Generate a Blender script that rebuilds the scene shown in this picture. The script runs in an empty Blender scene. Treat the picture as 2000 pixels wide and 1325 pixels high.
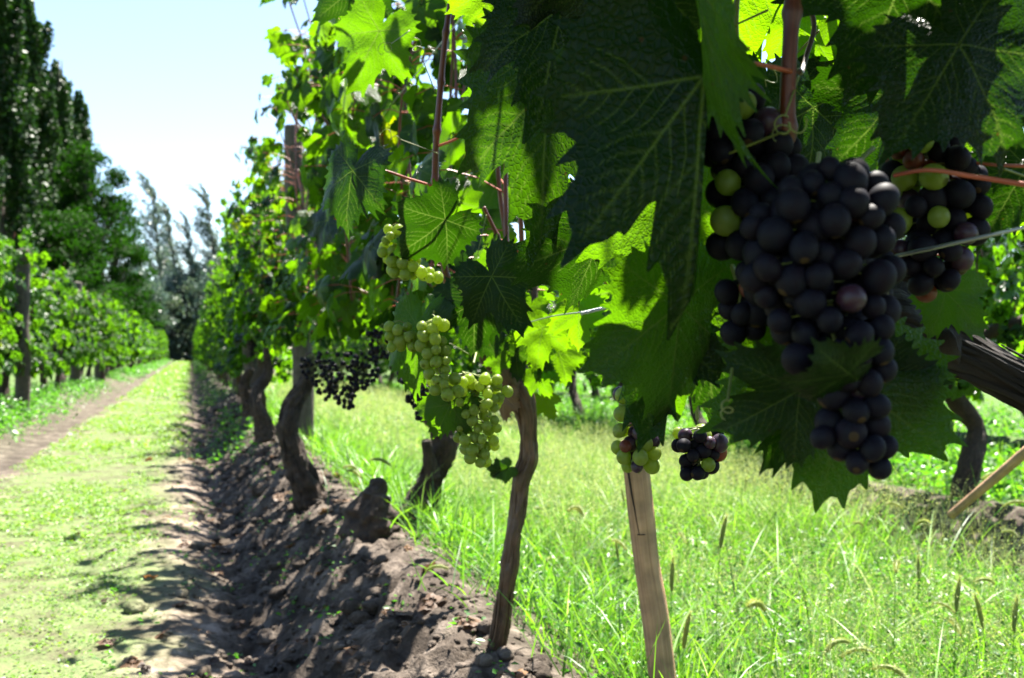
import bpy, math
import numpy as np
from mathutils import Vector, Matrix
scene = bpy.context.scene
R = math.radians
# ------------------------------------------------------------------ camera, sky, sun
FPX = 1900.0
YAW, PITCH = R(18.35), R(0.8)
CAM = np.array([0.0, 0.0, 0.60])
cd = bpy.data.cameras.new('camera'); cam = bpy.data.objects.new('camera', cd)
scene.collection.objects.link(cam); scene.camera = cam
cam.location = CAM; cam.rotation_euler = (R(90) + PITCH, 0, -YAW)
cd.sensor_width = 36; cd.lens = 36 * FPX / 2000; cd.clip_end = 3000; cd.clip_start = 0.02
cd.dof.use_dof = True; cd.dof.focus_distance = 1.02; cd.dof.aperture_fstop = 9.0
SUN_EL, SUN_DIR = R(66), np.array([0.72, 0.69])          # horizontal direction towards the sun
SUN_DIR = SUN_DIR / np.linalg.norm(SUN_DIR)
world = bpy.data.worlds.new('World'); scene.world = world; world.use_nodes = True
wn = world.node_tree.nodes; wl = world.node_tree.links
sky = wn.new('ShaderNodeTexSky'); sky.sky_type = 'NISHITA'; sky.sun_disc = False
sky.sun_elevation = SUN_EL; sky.sun_rotation = math.atan2(SUN_DIR[0], SUN_DIR[1])
sky.air_density = 1.0; sky.dust_density = 0.5; sky.ozone_density = 1.6
wl.new(sky.outputs[0], wn['Background'].inputs[0]); wn['Background'].inputs[1].default_value = 0.052
sd = bpy.data.lights.new('sun', 'SUN'); sd.energy = 5.0; sd.angle = R(0.53); sd.color = (1.0, 0.95, 0.86)
sun = bpy.data.objects.new('sun', sd); scene.collection.objects.link(sun)
sv = Vector((SUN_DIR[0] * math.cos(SUN_EL), SUN_DIR[1] * math.cos(SUN_EL), math.sin(SUN_EL)))
sun.rotation_euler = sv.to_track_quat('Z', 'Y').to_euler(); sun.location = (0, 0, 30)
scene.view_settings.view_transform = 'Standard'; scene.view_settings.look = 'None'
scene.view_settings.exposure = 2.68; scene.view_settings.gamma = 1
cy = scene.cycles; cy.max_bounces = 8; cy.diffuse_bounces = 4; cy.glossy_bounces = 2
cy.transmission_bounces = 6; cy.transparent_max_bounces = 4; cy.caustics_reflective = False; cy.caustics_refractive = False
try: cy.use_denoising = True
except Exception: pass

F_ = np.array([math.sin(YAW) * math.cos(PITCH), math.cos(YAW) * math.cos(PITCH), math.sin(PITCH)])
R_ = np.array([math.cos(YAW), -math.sin(YAW), 0.0])
U_ = np.cross(R_, F_)
def P(px, py, d):
    """the point seen at pixel px,py of the 2000 px photograph, d metres in front of the camera"""
    return CAM + F_ * d + R_ * (px - 1000) / FPX * d + U_ * (662.5 - py) / FPX * d

# ------------------------------------------------------------------ noise
def _hash(ix, iy, iz, seed):
    n = (ix * 374761393 + iy * 668265263 + iz * 2147483647 + seed * 974711) & 0xFFFFFFFF
    n = ((n ^ (n >> 13)) * 1274126177) & 0xFFFFFFFF
    n = (n ^ (n >> 16)) & 0xFFFFFFFF
    return n / 4294967295.0
def vnoise(x, y, z=None, seed=0):
    x = np.asarray(x, float); y = np.asarray(y, float)
    z = np.zeros_like(x) if z is None else np.asarray(z, float) + 0 * x
    i = np.floor(x).astype(np.int64); j = np.floor(y).astype(np.int64); k = np.floor(z).astype(np.int64)
    fx, fy, fz = x - i, y - j, z - k
    fx, fy, fz = fx*fx*(3-2*fx), fy*fy*(3-2*fy), fz*fz*(3-2*fz)
    r = 0
    for a in (0, 1):
        for b in (0, 1):
            for c in (0, 1):
                w = (fx if a else 1-fx) * (fy if b else 1-fy) * (fz if c else 1-fz)
                r = r + w * _hash(i+a, j+b, k+c, seed)
    return r * 2 - 1
def fbm(x, y, z=None, octv=4, seed=0, billow=False):
    s, a, t = 0, 1.0, 0
    for o in range(octv):
        n = vnoise(np.asarray(x)*2**o, np.asarray(y)*2**o, None if z is None else np.asarray(z)*2**o, seed+o*17)
        if billow: n = 1 - 2*np.abs(n)
        s = s + a*n; t += a; a *= 0.52
    return s / t

# ------------------------------------------------------------------ mesh helpers
WM = {}
col = scene.collection
class MB:
    """collects vertices and faces and links them as ONE mesh object"""
    def __init__(s): s.V = []; s.T = []; s.Q = []; s.n = 0; s.A = []; s.B = []; s.UV = []
    def add(s, V, T=None, Q=None, rnd=0.5, vein=0.0, uv=None):
        V = np.asarray(V, float).reshape(-1, 3); m = len(V)
        s.V.append(V)
        if T is not None and len(T): s.T.append(np.asarray(T, np.int64).reshape(-1, 3) + s.n)
        if Q is not None and len(Q): s.Q.append(np.asarray(Q, np.int64).reshape(-1, 4) + s.n)
        s.A.append(np.broadcast_to(np.asarray(rnd, float), (m,))); s.B.append(np.broadcast_to(np.asarray(vein, float), (m,)))
        s.UV.append(np.zeros((m, 2)) if uv is None else np.asarray(uv, float))
        s.n += m
    def mesh(s, name, mat, smooth=True):
        V = np.concatenate(s.V); T = np.concatenate(s.T) if s.T else np.zeros((0, 3), np.int64)
        Q = np.concatenate(s.Q) if s.Q else np.zeros((0, 4), np.int64)
        me = bpy.data.meshes.new(name)
        me.vertices.add(len(V)); me.vertices.foreach_set('co', V.astype(np.float32).ravel())
        nl = len(T)*3 + len(Q)*4
        me.loops.add(nl); me.loops.foreach_set('vertex_index', np.concatenate([T.ravel(), Q.ravel()]).astype(np.int32))
        me.polygons.add(len(T)+len(Q))
        st = np.concatenate([np.arange(len(T))*3, len(T)*3 + np.arange(len(Q))*4]).astype(np.int32)
        me.polygons.foreach_set('loop_start', st)
        if smooth: me.polygons.foreach_set('use_smooth', np.ones(len(T)+len(Q), bool))
        me.update(calc_edges=True)
        for nm, arr in (('rnd', s.A), ('vein', s.B)):
            at = me.attributes.new(nm, 'FLOAT', 'POINT'); at.data.foreach_set('value', np.concatenate(arr).astype(np.float32))
        at = me.attributes.new('leaf_uv', 'FLOAT_VECTOR', 'POINT')
        uv = np.concatenate(s.UV); at.data.foreach_set('vector', np.c_[uv, np.zeros(len(uv))].astype(np.float32).ravel())
        if mat: me.materials.append(mat)
        return me
    def build(s, name, mat, parent=None, smooth=True, base=None):
        """base: object origin in world space (vertices are given in world space)"""
        b = np.zeros(3) if base is None else np.asarray(base, float)
        if parent is not None and base is None: b = np.array(WM[parent].translation)
        s.V = [v - b for v in s.V]
        o = bpy.data.objects.new(name, s.mesh(name, mat, smooth)); col.objects.link(o)
        place(o, Matrix.Translation(Vector(b)), parent)
        return o
def place(o, M, parent=None):
    WM[o] = M.copy()
    if parent is not None:
        o.parent = parent; o.matrix_basis = WM[parent].inverted() @ M
    else: o.matrix_basis = M
    return o
def empty(name, loc):
    o = bpy.data.objects.new(name, None); col.objects.link(o); o.empty_display_size = 0.1
    return place(o, Matrix.Translation(Vector(loc)))
def tag(o, label=None, cat=None, group=None, kind=None):
    if label: o['label'] = label
    if cat: o['category'] = cat
    if group: o['group'] = group
    if kind: o['kind'] = kind
    return o
def copy_tree(o, parent=None):
    c = o.copy(); col.objects.link(c)
    if parent is not None: c.parent = parent
    for ch in o.children: copy_tree(ch, c)
    return c
def grid_faces(nr, nc, wrap=True):
    i = np.arange(nr-1)[:, None]; j = np.arange(nc if wrap else nc-1)[None, :]
    a = i*nc + j; b = i*nc + (j+1) % nc
    return np.stack([a, b, b+nc, a+nc], -1).reshape(-1, 4)
def smooth_path(pts, rad, n):
    pts = np.asarray(pts, float); rad = np.asarray(rad, float)
    t = np.r_[0, np.cumsum(np.linalg.norm(np.diff(pts, axis=0), axis=1))]; t /= t[-1]
    u = np.linspace(0, 1, n)
    out = np.zeros((n, 3))
    m = np.gradient(pts, t, axis=0)
    k = np.clip(np.searchsorted(t, u, side='right')-1, 0, len(t)-2)
    h = (t[k+1]-t[k])[:, None]; s = ((u-t[k])/(t[k+1]-t[k]))[:, None]
    out = (2*s**3-3*s**2+1)*pts[k] + (s**3-2*s**2+s)*h*m[k] + (-2*s**3+3*s**2)*pts[k+1] + (s**3-s**2)*h*m[k+1]
    return out, np.interp(u, t, rad)
def tube(mb, pts, rad, nseg=8, n=None, rough=0.0, seed=0, ridges=0, rnd=0.5, cap=True, freq=30.0, twist=3.0):
    pts = np.asarray(pts, float)
    rad = np.broadcast_to(np.asarray(rad, float), (len(pts),))
    if n is None: n = max(len(pts), 2)
    if len(pts) > 2 or n > len(pts): C, r = smooth_path(pts, rad, n) if len(pts) > 2 else (pts[0]+(pts[-1]-pts[0])*np.linspace(0, 1, n)[:, None], np.interp(np.linspace(0, 1, n), [0, 1], rad))
    else: C, r = pts, rad
    T = np.gradient(C, axis=0); T /= np.linalg.norm(T, axis=1)[:, None] + 1e-9
    ref = np.array([0.13, 0.97, 0.2]) if abs(T[0, 1]) < 0.85 else np.array([1.0, 0.1, 0.1])
    X = np.cross(ref, T); X /= np.linalg.norm(X, axis=1)[:, None] + 1e-9
    Y = np.cross(T, X)
    a = np.linspace(0, 2*math.pi, nseg, endpoint=False)
    L = np.r_[0, np.cumsum(np.linalg.norm(np.diff(C, axis=0), axis=1))]
    rr = np.repeat(r[:, None], nseg, 1)
    if rough > 0:
        ca, sa = np.cos(a)[None, :]+0*rr, np.sin(a)[None, :]+0*rr
        Lz = L[:, None]+0*rr
        rr = rr*(1+rough*fbm(ca*1.6, sa*1.6, Lz*freq, 3, seed) + 0.9*rough*fbm(ca*3.3+9, sa*3.3, Lz*freq*0.3, 3, seed+5))
        if ridges: rr = rr*(1+rough*0.45*np.abs(np.sin(a[None, :]*ridges/2 + Lz*twist + 2.2*fbm(ca, sa, Lz*freq*.25, 2, seed+8))))
    V = C[:, None, :] + rr[..., None]*(np.cos(a)[None, :, None]*X[:, None, :] + np.sin(a)[None, :, None]*Y[:, None, :])
    V = V.reshape(-1, 3); Q = grid_faces(n, nseg); Tt = []
    if cap:
        V = np.vstack([V, C[0]-T[0]*r[0]*.25, C[-1]+T[-1]*r[-1]*.25]); j = np.arange(nseg)
        Tt = np.vstack([np.c_[(j+1) % nseg, j, np.full(nseg, n*nseg)], np.c_[(n-1)*nseg+j, (n-1)*nseg+(j+1) % nseg, np.full(nseg, n*nseg+1)]])
    uv = np.c_[np.tile(a, n), np.repeat(L, nseg)]
    if cap: uv = np.vstack([uv, uv[:1], uv[-1:]])
    mb.add(V, Tt, Q, rnd=rnd, uv=uv)

# ------------------------------------------------------------------ materials
def new_mat(name):
    m = bpy.data.materials.new(name); m.use_nodes = True; nt = m.node_tree
    for n in list(nt.nodes): nt.nodes.remove(n)
    out = nt.nodes.new('ShaderNodeOutputMaterial')
    return m, nt, out
def N(nt, t, **kw):
    n = nt.nodes.new(t)
    for k, v in kw.items():
        if k.startswith('i_'):
            key = k[2:]; key = int(key) if key.isdigit() else key.replace('_', ' ')
            n.inputs[key].default_value = v
        else: setattr(n, k, v)
    return n
def ramp(nt, fac, stops):
    r = nt.nodes.new('ShaderNodeValToRGB'); e = r.color_ramp.elements
    while len(e) > 1: e.remove(e[-1])
    e[0].position = stops[0][0]; e[0].color = (*stops[0][1], 1)
    for p, c in stops[1:]:
        x = e.new(p); x.color = (*c, 1)
    nt.links.new(fac, r.inputs[0]); return r.outputs[0]
def mixc(nt, fac, a, b, mode='MIX'):
    m = nt.nodes.new('ShaderNodeMix'); m.data_type = 'RGBA'; m.blend_type = mode
    for s, v in ((m.inputs['Factor'], fac), (m.inputs[6], a), (m.inputs[7], b)):
        if hasattr(v, 'is_output') or isinstance(v, bpy.types.NodeSocket): nt.links.new(v, s)
        else: s.default_value = v if isinstance(v, (int, float)) else (*v, 1)
    return m.outputs[2]
def attr(nt, name, out='Fac'):
    a = nt.nodes.new('ShaderNodeAttribute'); a.attribute_name = name; return a.outputs[out]
def leaf_material(name, top, trans, under, vein_col, rough=0.42, tr=0.45, quilt=0.0, spec=0.5, spots=0.0, thick=False):
    m, nt, out = new_mat(name); L = nt.links.new
    rnd, vein = attr(nt, 'rnd'), attr(nt, 'vein')
    # per leaf colour: a few yellowish, most green, the lowest rnd darkened for shade
    var = ramp(nt, rnd, [(0, (0.35, 0.42, 0.5)), (.25, (.6, .68, .75)), (0.45, (1, 1, 1)), (0.8, (1.3, 1.15, 0.8)), (0.975, (1.6, 1.3, .6)), (1.0, (3.2, 1.4, .5))])
    geo = N(nt, 'ShaderNodeNewGeometry')
    base = mixc(nt, geo.outputs['Backfacing'], top, under)
    base = mixc(nt, 1.0, base, var, 'MULTIPLY')
    if spots:
        tc = attr(nt, 'leaf_uv', 'Vector')
        nz = N(nt, 'ShaderNodeTexNoise', i_Scale=3.1, i_Detail=3.0); L(tc, nz.inputs['Vector'])
        f = ramp(nt, nz.outputs[0], [(0.3, (.75, .75, .75)), (0.7, (1.2, 1.2, 1.2))])
        base = mixc(nt, 1.0, base, f, 'MULTIPLY')
    vb = N(nt, 'ShaderNodeMath', operation='MULTIPLY', i_1=0.75); L(vein, vb.inputs[0])
    base = mixc(nt, vb.outputs[0], base, vein_col)
    # leaf variety; low rnd also dims near leaves for shade, high rnd glows
    vart = ramp(nt, rnd, [(0, (.10, .14, .2)), (.20, (.22, .28, .35)), (.36, (.95, .95, .9)), (.60, (1.45, 1.3, .9)), (.85, (2.3, 1.8, 1.0)), (1.0, (3.2, 1.4, .5))]) if thick else var
    tcol = mixc(nt, 1.0, trans, vart, 'MULTIPLY')
    if spots:
        vs = N(nt, 'ShaderNodeTexVoronoi', i_Scale=5.0); nt.links.new(attr(nt, 'leaf_uv', 'Vector'), vs.inputs['Vector'])
        bf = ramp(nt, vs.outputs['Distance'], [(.0, (.85, .85, .85)), (.045, (.7, .7, .7)), (.075, (0, 0, 0))])
        base = mixc(nt, bf, base, (.05, .028, .012)); tcol = mixc(nt, bf, tcol, (.07, .03, .006))
    tcol = mixc(nt, vb.outputs[0], tcol, tuple(min(1, c*2.0) for c in vein_col))
    pr = N(nt, 'ShaderNodeBsdfPrincipled', i_Roughness=rough)
    pr.inputs['Specular IOR Level'].default_value = spec
    L(base, pr.inputs['Base Color'])
    tl = N(nt, 'ShaderNodeBsdfTranslucent'); L(tcol, tl.inputs['Color'])
    if quilt > 0:
        tc = attr(nt, 'leaf_uv', 'Vector')
        v = N(nt, 'ShaderNodeTexVoronoi', feature='DISTANCE_TO_EDGE', i_Scale=30.0); L(tc, v.inputs['Vector'])
        v2 = ramp(nt, v.outputs[0], [(0, (0, 0, 0)), (0.18, (1, 1, 1))])
        b = N(nt, 'ShaderNodeBump', i_Strength=quilt, i_Distance=0.0016); L(v2, b.inputs['Height'])
        L(b.outputs[0], pr.inputs['Normal']); L(b.outputs[0], tl.inputs['Normal'])
        lines = ramp(nt, v.outputs[0], [(0, (1.22, 1.15, 1.0)), (0.05, (1, 1, 1)), (.3, (.93, .95, .93))])
        tc2 = mixc(nt, 1.0, tcol, lines, 'MULTIPLY'); L(tc2, tl.inputs['Color'])
    mx = N(nt, 'ShaderNodeMixShader', i_0=tr); L(pr.outputs[0], mx.inputs[1]); L(tl.outputs[0], mx.inputs[2])
    L(mx.outputs[0], out.inputs[0]); return m
M = {}
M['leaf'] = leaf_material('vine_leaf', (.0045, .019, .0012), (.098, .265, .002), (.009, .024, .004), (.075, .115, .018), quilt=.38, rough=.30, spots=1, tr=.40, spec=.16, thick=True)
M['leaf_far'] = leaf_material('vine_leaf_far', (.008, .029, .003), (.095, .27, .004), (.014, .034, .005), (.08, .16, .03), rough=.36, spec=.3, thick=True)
M['leaf_lit'] = leaf_material('vine_leaf_sunlit', (.018, .060, .005), (.095, .26, .005), (.028, .07, .009), (.08, .16, .03), rough=.42, spec=.25)  # lighter copy of the vine leaf, sunlight put into its colour
M['poplar_leaf'] = leaf_material('poplar_leaf', (.014, .042, .005), (.022, .075, .005), (.022, .048, .012), (.1, .2, .05), rough=.48, tr=.25, spec=.22)
M['tree_leaf'] = leaf_material('tree_leaf', (.009, .034, .002), (.02, .09, .002), (.009, .030, .002), (.1, .2, .05), rough=.6, tr=.3, spec=.06)
M['hazy_silver_leaf'] = leaf_material('hazy_silver_leaf', (.085, .135, .10), (.10, .16, .09), (.14, .19, .17), (.1, .2, .05), rough=.35, tr=.3)  # silvery leaf made paler and bluer in place of distance haze
M['grass'] = leaf_material('grass_blade', (.095, .215, .022), (.20, .45, .018), (.11, .23, .035), (.3, .4, .1), rough=.45, tr=.42)
M['weed'] = leaf_material('weed_leaf', (.05, .15, .014), (.11, .35, .012), (.075, .17, .035), (.2, .4, .1), rough=.4, tr=.45)
M['cover'] = leaf_material('ground_cover_leaf', (.105, .22, .010), (.19, .36, .010), (.11, .20, .015), (.3, .5, .1), rough=.5, tr=.4)
M['straw'] = leaf_material('grass_panicle', (.30, .37, .12), (.38, .46, .13), (.30, .37, .12), (.4, .4, .2), rough=.6, tr=.45)
M['dryleaf'] = leaf_material('dry_leaf', (.10, .055, .03), (.16, .08, .03), (.12, .07, .04), (.3, .2, .1), rough=.6, tr=.45)
def bark_material(name, dark, light, sc=1.0, bump=.6, rough=.85, streak=14.0):
    m, nt, out = new_mat(name); L = nt.links.new
    tc = attr(nt, 'leaf_uv', 'Vector')
    mp = N(nt, 'ShaderNodeMapping'); mp.inputs['Scale'].default_value = (2.2*sc, streak*sc, 1); L(tc, mp.inputs[0])
    n1 = N(nt, 'ShaderNodeTexNoise', i_Scale=2.6, i_Detail=6.0, i_Roughness=.65); L(mp.outputs[0], n1.inputs['Vector'])
    ob = N(nt, 'ShaderNodeTexCoord')
    n2 = N(nt, 'ShaderNodeTexNoise', i_Scale=26.0, i_Detail=5.0); L(ob.outputs['Object'], n2.inputs['Vector'])
    mid = tuple((a+b)/2 for a, b in zip(dark, light))
    c = ramp(nt, n1.outputs[0], [(.3, dark), (.5, mid), (.72, light)])
    c2 = ramp(nt, n2.outputs[0], [(.3, (.6, .6, .6)), (.7, (1.25, 1.22, 1.2))])
    pr = N(nt, 'ShaderNodeBsdfPrincipled', i_Roughness=rough); L(mixc(nt, 1.0, c, c2, 'MULTIPLY'), pr.inputs['Base Color'])
    ad = N(nt, 'ShaderNodeMath', operation='ADD'); L(n1.outputs[0], ad.inputs[0]); L(n2.outputs[0], ad.inputs[1])
    b = N(nt, 'ShaderNodeBump', i_Strength=bump, i_Distance=.012); L(ad.outputs[0], b.inputs['Height']); L(b.outputs[0], pr.inputs['Normal'])
    L(pr.outputs[0], out.inputs[0]); return m
M['bark'] = bark_material('old_vine_bark', (.010, .006, .004), (.070, .042, .025), bump=1.0)
M['bark_near'] = bark_material('shaded_vine_arm', (.004, .0025, .0015), (.024, .012, .006), bump=.8)  # bark darkened to stand in for shade on the near arm
M['bark_red'] = bark_material('young_vine_wood', (.030, .016, .009), (.12, .065, .036), bump=.3, rough=.5)
M['cane'] = bark_material('red_cane', (.055, .013, .006), (.17, .04, .014), bump=.15, rough=.4, streak=4)
M['petiole'] = bark_material('leaf_stalk', (.24, .035, .025), (.40, .10, .04), bump=.05, rough=.4, streak=8)
M['stalk'] = bark_material('bunch_stalk', (.10, .13, .02), (.18, .21, .04), bump=.1, rough=.5, streak=8)
M['tree_bark'] = bark_material('tree_bark', (.04, .03, .024), (.11, .09, .07), sc=.3)
M['post'] = bark_material('weathered_post', (.038, .031, .023), (.105, .088, .066), bump=.5, streak=1.6)
M['stake'] = bark_material('pale_stake', (.24, .135, .065), (.46, .29, .16), bump=.4, streak=1.3, rough=.7)
m, nt, out = new_mat('galvanised_wire')
pr = N(nt, 'ShaderNodeBsdfPrincipled', i_Roughness=.35, i_Metallic=.9); pr.inputs['Base Color'].default_value = (.42, .44, .46, 1)
nt.links.new(pr.outputs[0], out.inputs[0]); M['wire'] = m
def grape_material(name, c1, c2, bloom, bl, tr, tcol):
    m, nt, out = new_mat(name); L = nt.links.new
    ob = N(nt, 'ShaderNodeTexCoord'); oi = N(nt, 'ShaderNodeObjectInfo')
    n = N(nt, 'ShaderNodeTexNoise', noise_dimensions='4D', i_Scale=1.6, i_Detail=3.0); L(ob.outputs['Object'], n.inputs['Vector'])
    w = N(nt, 'ShaderNodeMath', operation='MULTIPLY', i_1=37.0); L(oi.outputs['Random'], w.inputs[0]); L(w.outputs[0], n.inputs['W'])
    ad = N(nt, 'ShaderNodeMath', operation='MULTIPLY_ADD', i_1=.55, i_2=-.02); L(oi.outputs['Random'], ad.inputs[0])
    a2 = N(nt, 'ShaderNodeMath', operation='MULTIPLY_ADD', i_1=.5); L(n.outputs[0], a2.inputs[0]); L(ad.outputs[0], a2.inputs[2])
    c = mixc(nt, a2.outputs[0], c1, c2)
    bf = ramp(nt, n.outputs[0], [(.38, (0, 0, 0)), (.62, (bl, bl, bl))])
    c = mixc(nt, bf, c, bloom)
    sep = N(nt, 'ShaderNodeSeparateXYZ'); L(ob.outputs['Object'], sep.inputs[0])
    sc = N(nt, 'ShaderNodeMath', operation='LESS_THAN', i_1=-.994); L(sep.outputs[2], sc.inputs[0])
    c = mixc(nt, sc.outputs[0], c, (.04, .025, .012))
    pr = N(nt, 'ShaderNodeBsdfPrincipled', i_Roughness=.62 if tr == 0 else .36); pr.inputs['Specular IOR Level'].default_value = .12 if tr == 0 else .3
    L(c, pr.inputs['Base Color'])
    if tr > 0:
        tl = N(nt, 'ShaderNodeBsdfTranslucent'); L(mixc(nt, a2.outputs[0], tcol, tuple(x*.8 for x in tcol)), tl.inputs[0])
        pr.inputs['Subsurface Weight'].default_value = .35; pr.inputs['Subsurface Radius'].default_value = (.006, .006, .002)
        pr.inputs['Subsurface Scale'].default_value = 1.0
        mx = N(nt, 'ShaderNodeMixShader', i_0=tr); L(pr.outputs[0], mx.inputs[1]); L(tl.outputs[0], mx.inputs[2]); L(mx.outputs[0], out.inputs[0])
    else: L(pr.outputs[0], out.inputs[0])
    return m
M['grape_dark'] = grape_material('blue_black_grape', (.004, .0035, .008), (.008, .004, .008), (.006, .007, .0125), .8, 0, None)
M['grape_purple'] = grape_material('purple_grape', (.022, .009, .026), (.05, .016, .024), (.045, .036, .055), .6, .12, (.14, .02, .03))
M['grape_green'] = grape_material('green_grape', (.15, .215, .026), (.22, .27, .055), (.28, .33, .14), .4, .5, (.55, .70, .03))
M['grape_red'] = grape_material('red_grape', (.10, .014, .009), (.14, .045, .015), (.13, .07, .06), .4, .3, (.35, .05, .01))

# ------------------------------------------------------------------ ground
ROWS = (-4.5, -1.9, 0.62, 3.25, 5.9, 8.5)
def smooth(a, b, x):
    t = np.clip((x-a)/(b-a), 0, 1); return t*t*(3-2*t)
def ground_base(x, y):
    h = np.full(np.shape(x), -0.15) + 0.0*y
    for r in ROWS:
        wob = 0.05*vnoise(y*.7, 0*y+r, seed=3)
        d = x - r - wob
        amp = 0.155 + 0.03*vnoise(y*.9+r, 0*y, seed=5)
        if r > 3: amp = amp*.6
        h = h + amp*np.exp(-(np.where(d < 0, d/0.24, d/0.30))**2 * .9)
        h = h - 0.085*np.exp(-((d+0.46)/0.13)**2)
    return h
def clod(x, y):
    """how cloddy the bare soil is: strongest on the bank and in the furrow left of every row"""
    k = 0
    for r in ROWS: k = k + np.exp(-((x-r+.27)/.26)**4)
    return np.clip(k, 0, 1)
def ground_h(x, y, fine=True):
    x = np.asarray(x, float); y = np.asarray(y, float)
    h = ground_base(x, y)
    far = np.clip(1-(np.abs(y)-25)/40, 0.0, 1)
    h = np.where(np.abs(x) > 14, -0.15, h)
    h = h + .012*fbm(x*2.2, y*2.2, octv=3, seed=11)*far
    if fine:
        k = clod(x, y)*far
        h = h + k*((.046*fbm(x*7, y*7, octv=4, seed=21, billow=True)) + .026*fbm(x*19, y*19, octv=3, seed=31, billow=True))
        h = h + (1-k)*.006*fbm(x*22, y*22, octv=3, seed=41)*far
    return h
def axis(segs):
    out = [segs[0][0]]
    for a, b, s in segs:
        n = max(1, int(round((b-a)/s))); out += list(np.linspace(a, b, n+1)[1:])
    return np.array(out)
gx = axis([(-900, -60, 120), (-60, -10, 5), (-10, -3, .5), (-3, -1.2, .06), (-1.2, -.3, .03), (-.3, .95, .0125), (.95, 3.6, .05), (3.6, 8, .15), (8, 20, 1), (20, 60, 5), (60, 900, 120)])
gy = axis([(-400, -20, 60), (-20, -2, 1.5), (-2, 1.2, .1), (1.2, 4.2, .014), (4.2, 7.5, .028), (7.5, 14, .06), (14, 30, .2), (30, 110, 1.2), (110, 2000, 120)])
GX, GY = np.meshgrid(gx, gy)
GZ = ground_h(GX, GY)
# crumble the bank sideways so the clods overhang and cast shade
kk = clod(GX, GY)*(np.abs(GY) < 16)
DX = kk*.014*fbm(GX*15, GY*15, octv=3, seed=51); DY = kk*.014*fbm(GX*15+40, GY*15, octv=3, seed=52)
mb = MB(); mb.add(np.stack([GX+DX, GY+DY, GZ], -1), Q=grid_faces(len(gy), len(gx), False))
m, nt, out = new_mat('soil_and_path'); L = nt.links.new
tc = N(nt, 'ShaderNodeTexCoord'); ob = tc.outputs['Object']
n1 = N(nt, 'ShaderNodeTexNoise', i_Scale=9.0, i_Detail=8.0, i_Roughness=.62); L(ob, n1.inputs['Vector'])
n2 = N(nt, 'ShaderNodeTexNoise', i_Scale=70.0, i_Detail=4.0, i_Roughness=.7); L(ob, n2.inputs['Vector'])
vr = N(nt, 'ShaderNodeTexVoronoi', feature='DISTANCE_TO_EDGE', i_Scale=11.0); L(ob, vr.inputs['Vector'])
soil = ramp(nt, n1.outputs[0], [(.28, (.024, .018, .013)), (.5, (.066, .052, .041)), (.72, (.18, .146, .119))])
soil = mixc(nt, 1.0, soil, ramp(nt, n2.outputs[0], [(.3, (.72, .72, .72)), (.65, (1.15, 1.15, 1.15))]), 'MULTIPLY')
soil = mixc(nt, 1.0, soil, ramp(nt, vr.outputs[0], [(0, (.62, .6, .58)), (.045, (1, 1, 1))]), 'MULTIPLY')
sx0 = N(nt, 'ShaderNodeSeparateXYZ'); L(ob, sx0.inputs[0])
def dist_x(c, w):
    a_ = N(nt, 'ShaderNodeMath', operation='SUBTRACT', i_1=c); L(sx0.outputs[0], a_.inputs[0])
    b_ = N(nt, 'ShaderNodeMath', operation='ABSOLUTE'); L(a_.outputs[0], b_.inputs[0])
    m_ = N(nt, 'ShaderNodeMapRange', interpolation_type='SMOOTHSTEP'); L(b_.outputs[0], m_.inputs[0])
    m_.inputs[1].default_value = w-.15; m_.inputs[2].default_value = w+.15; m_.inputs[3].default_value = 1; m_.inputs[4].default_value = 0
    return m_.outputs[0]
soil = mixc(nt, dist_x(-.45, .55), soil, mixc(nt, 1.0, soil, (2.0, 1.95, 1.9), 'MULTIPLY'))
# thin green growth where grass and cover stand, so the ground between blades reads green-brown
sx = N(nt, 'ShaderNodeSeparateXYZ'); L(ob, sx.inputs[0])
n3 = N(nt, 'ShaderNodeTexNoise', i_Scale=1.6, i_Detail=5.0, i_Roughness=.7); L(ob, n3.inputs['Vector'])
xx = N(nt, 'ShaderNodeMath', operation='MULTIPLY_ADD', i_1=.6); L(n3.outputs[0], xx.inputs[0]); L(sx.outputs[0], xx.inputs[2])
band = N(nt, 'ShaderNodeMapRange'); L(xx.outputs[0], band.inputs[0]); band.inputs[1].default_value = -12; band.inputs[2].default_value = 12
def xp(x): return (x+.3+12)/24
g = ramp(nt, band.outputs[0], [(0, (1, 1, 1)), (xp(-2.1), (.8, .8, .8)), (xp(-1.75), (.15, .15, .15)), (xp(-1.0), (0, 0, 0)), (xp(-.9), (.75, .75, .75)), (xp(-.2), (.7, .7, .7)), (xp(0.0), (0, 0, 0)),
    (xp(.72), (0, 0, 0)), (xp(.95), (.6, .6, .6)), (xp(2.4), (.6, .6, .6)), (xp(2.7), (0, 0, 0)), (xp(3.2), (0, 0, 0)), (xp(3.6), (.8, .8, .8)), (1, (1, 1, 1))])
gf = mixc(nt, 1.0, g, ramp(nt, n1.outputs[0], [(.35, (.2, .2, .2)), (.6, (1, 1, 1))]), 'MULTIPLY')
c = mixc(nt, gf, soil, (.055, .125, .016))
pr = N(nt, 'ShaderNodeBsdfPrincipled', i_Roughness=.95); pr.inputs['Specular IOR Level'].default_value = .15
L(c, pr.inputs['Base Color'])
hh = N(nt, 'ShaderNodeMath', operation='ADD'); L(n1.outputs[0], hh.inputs[0]); L(n2.outputs[0], hh.inputs[1])
b = N(nt, 'ShaderNodeBump', i_Strength=.7, i_Distance=.02); L(hh.outputs[0], b.inputs['Height']); L(b.outputs[0], pr.inputs['Normal'])
L(pr.outputs[0], out.inputs[0]); M['soil'] = m
ground = mb.build('ground', m); tag(ground, kind='structure')

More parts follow.
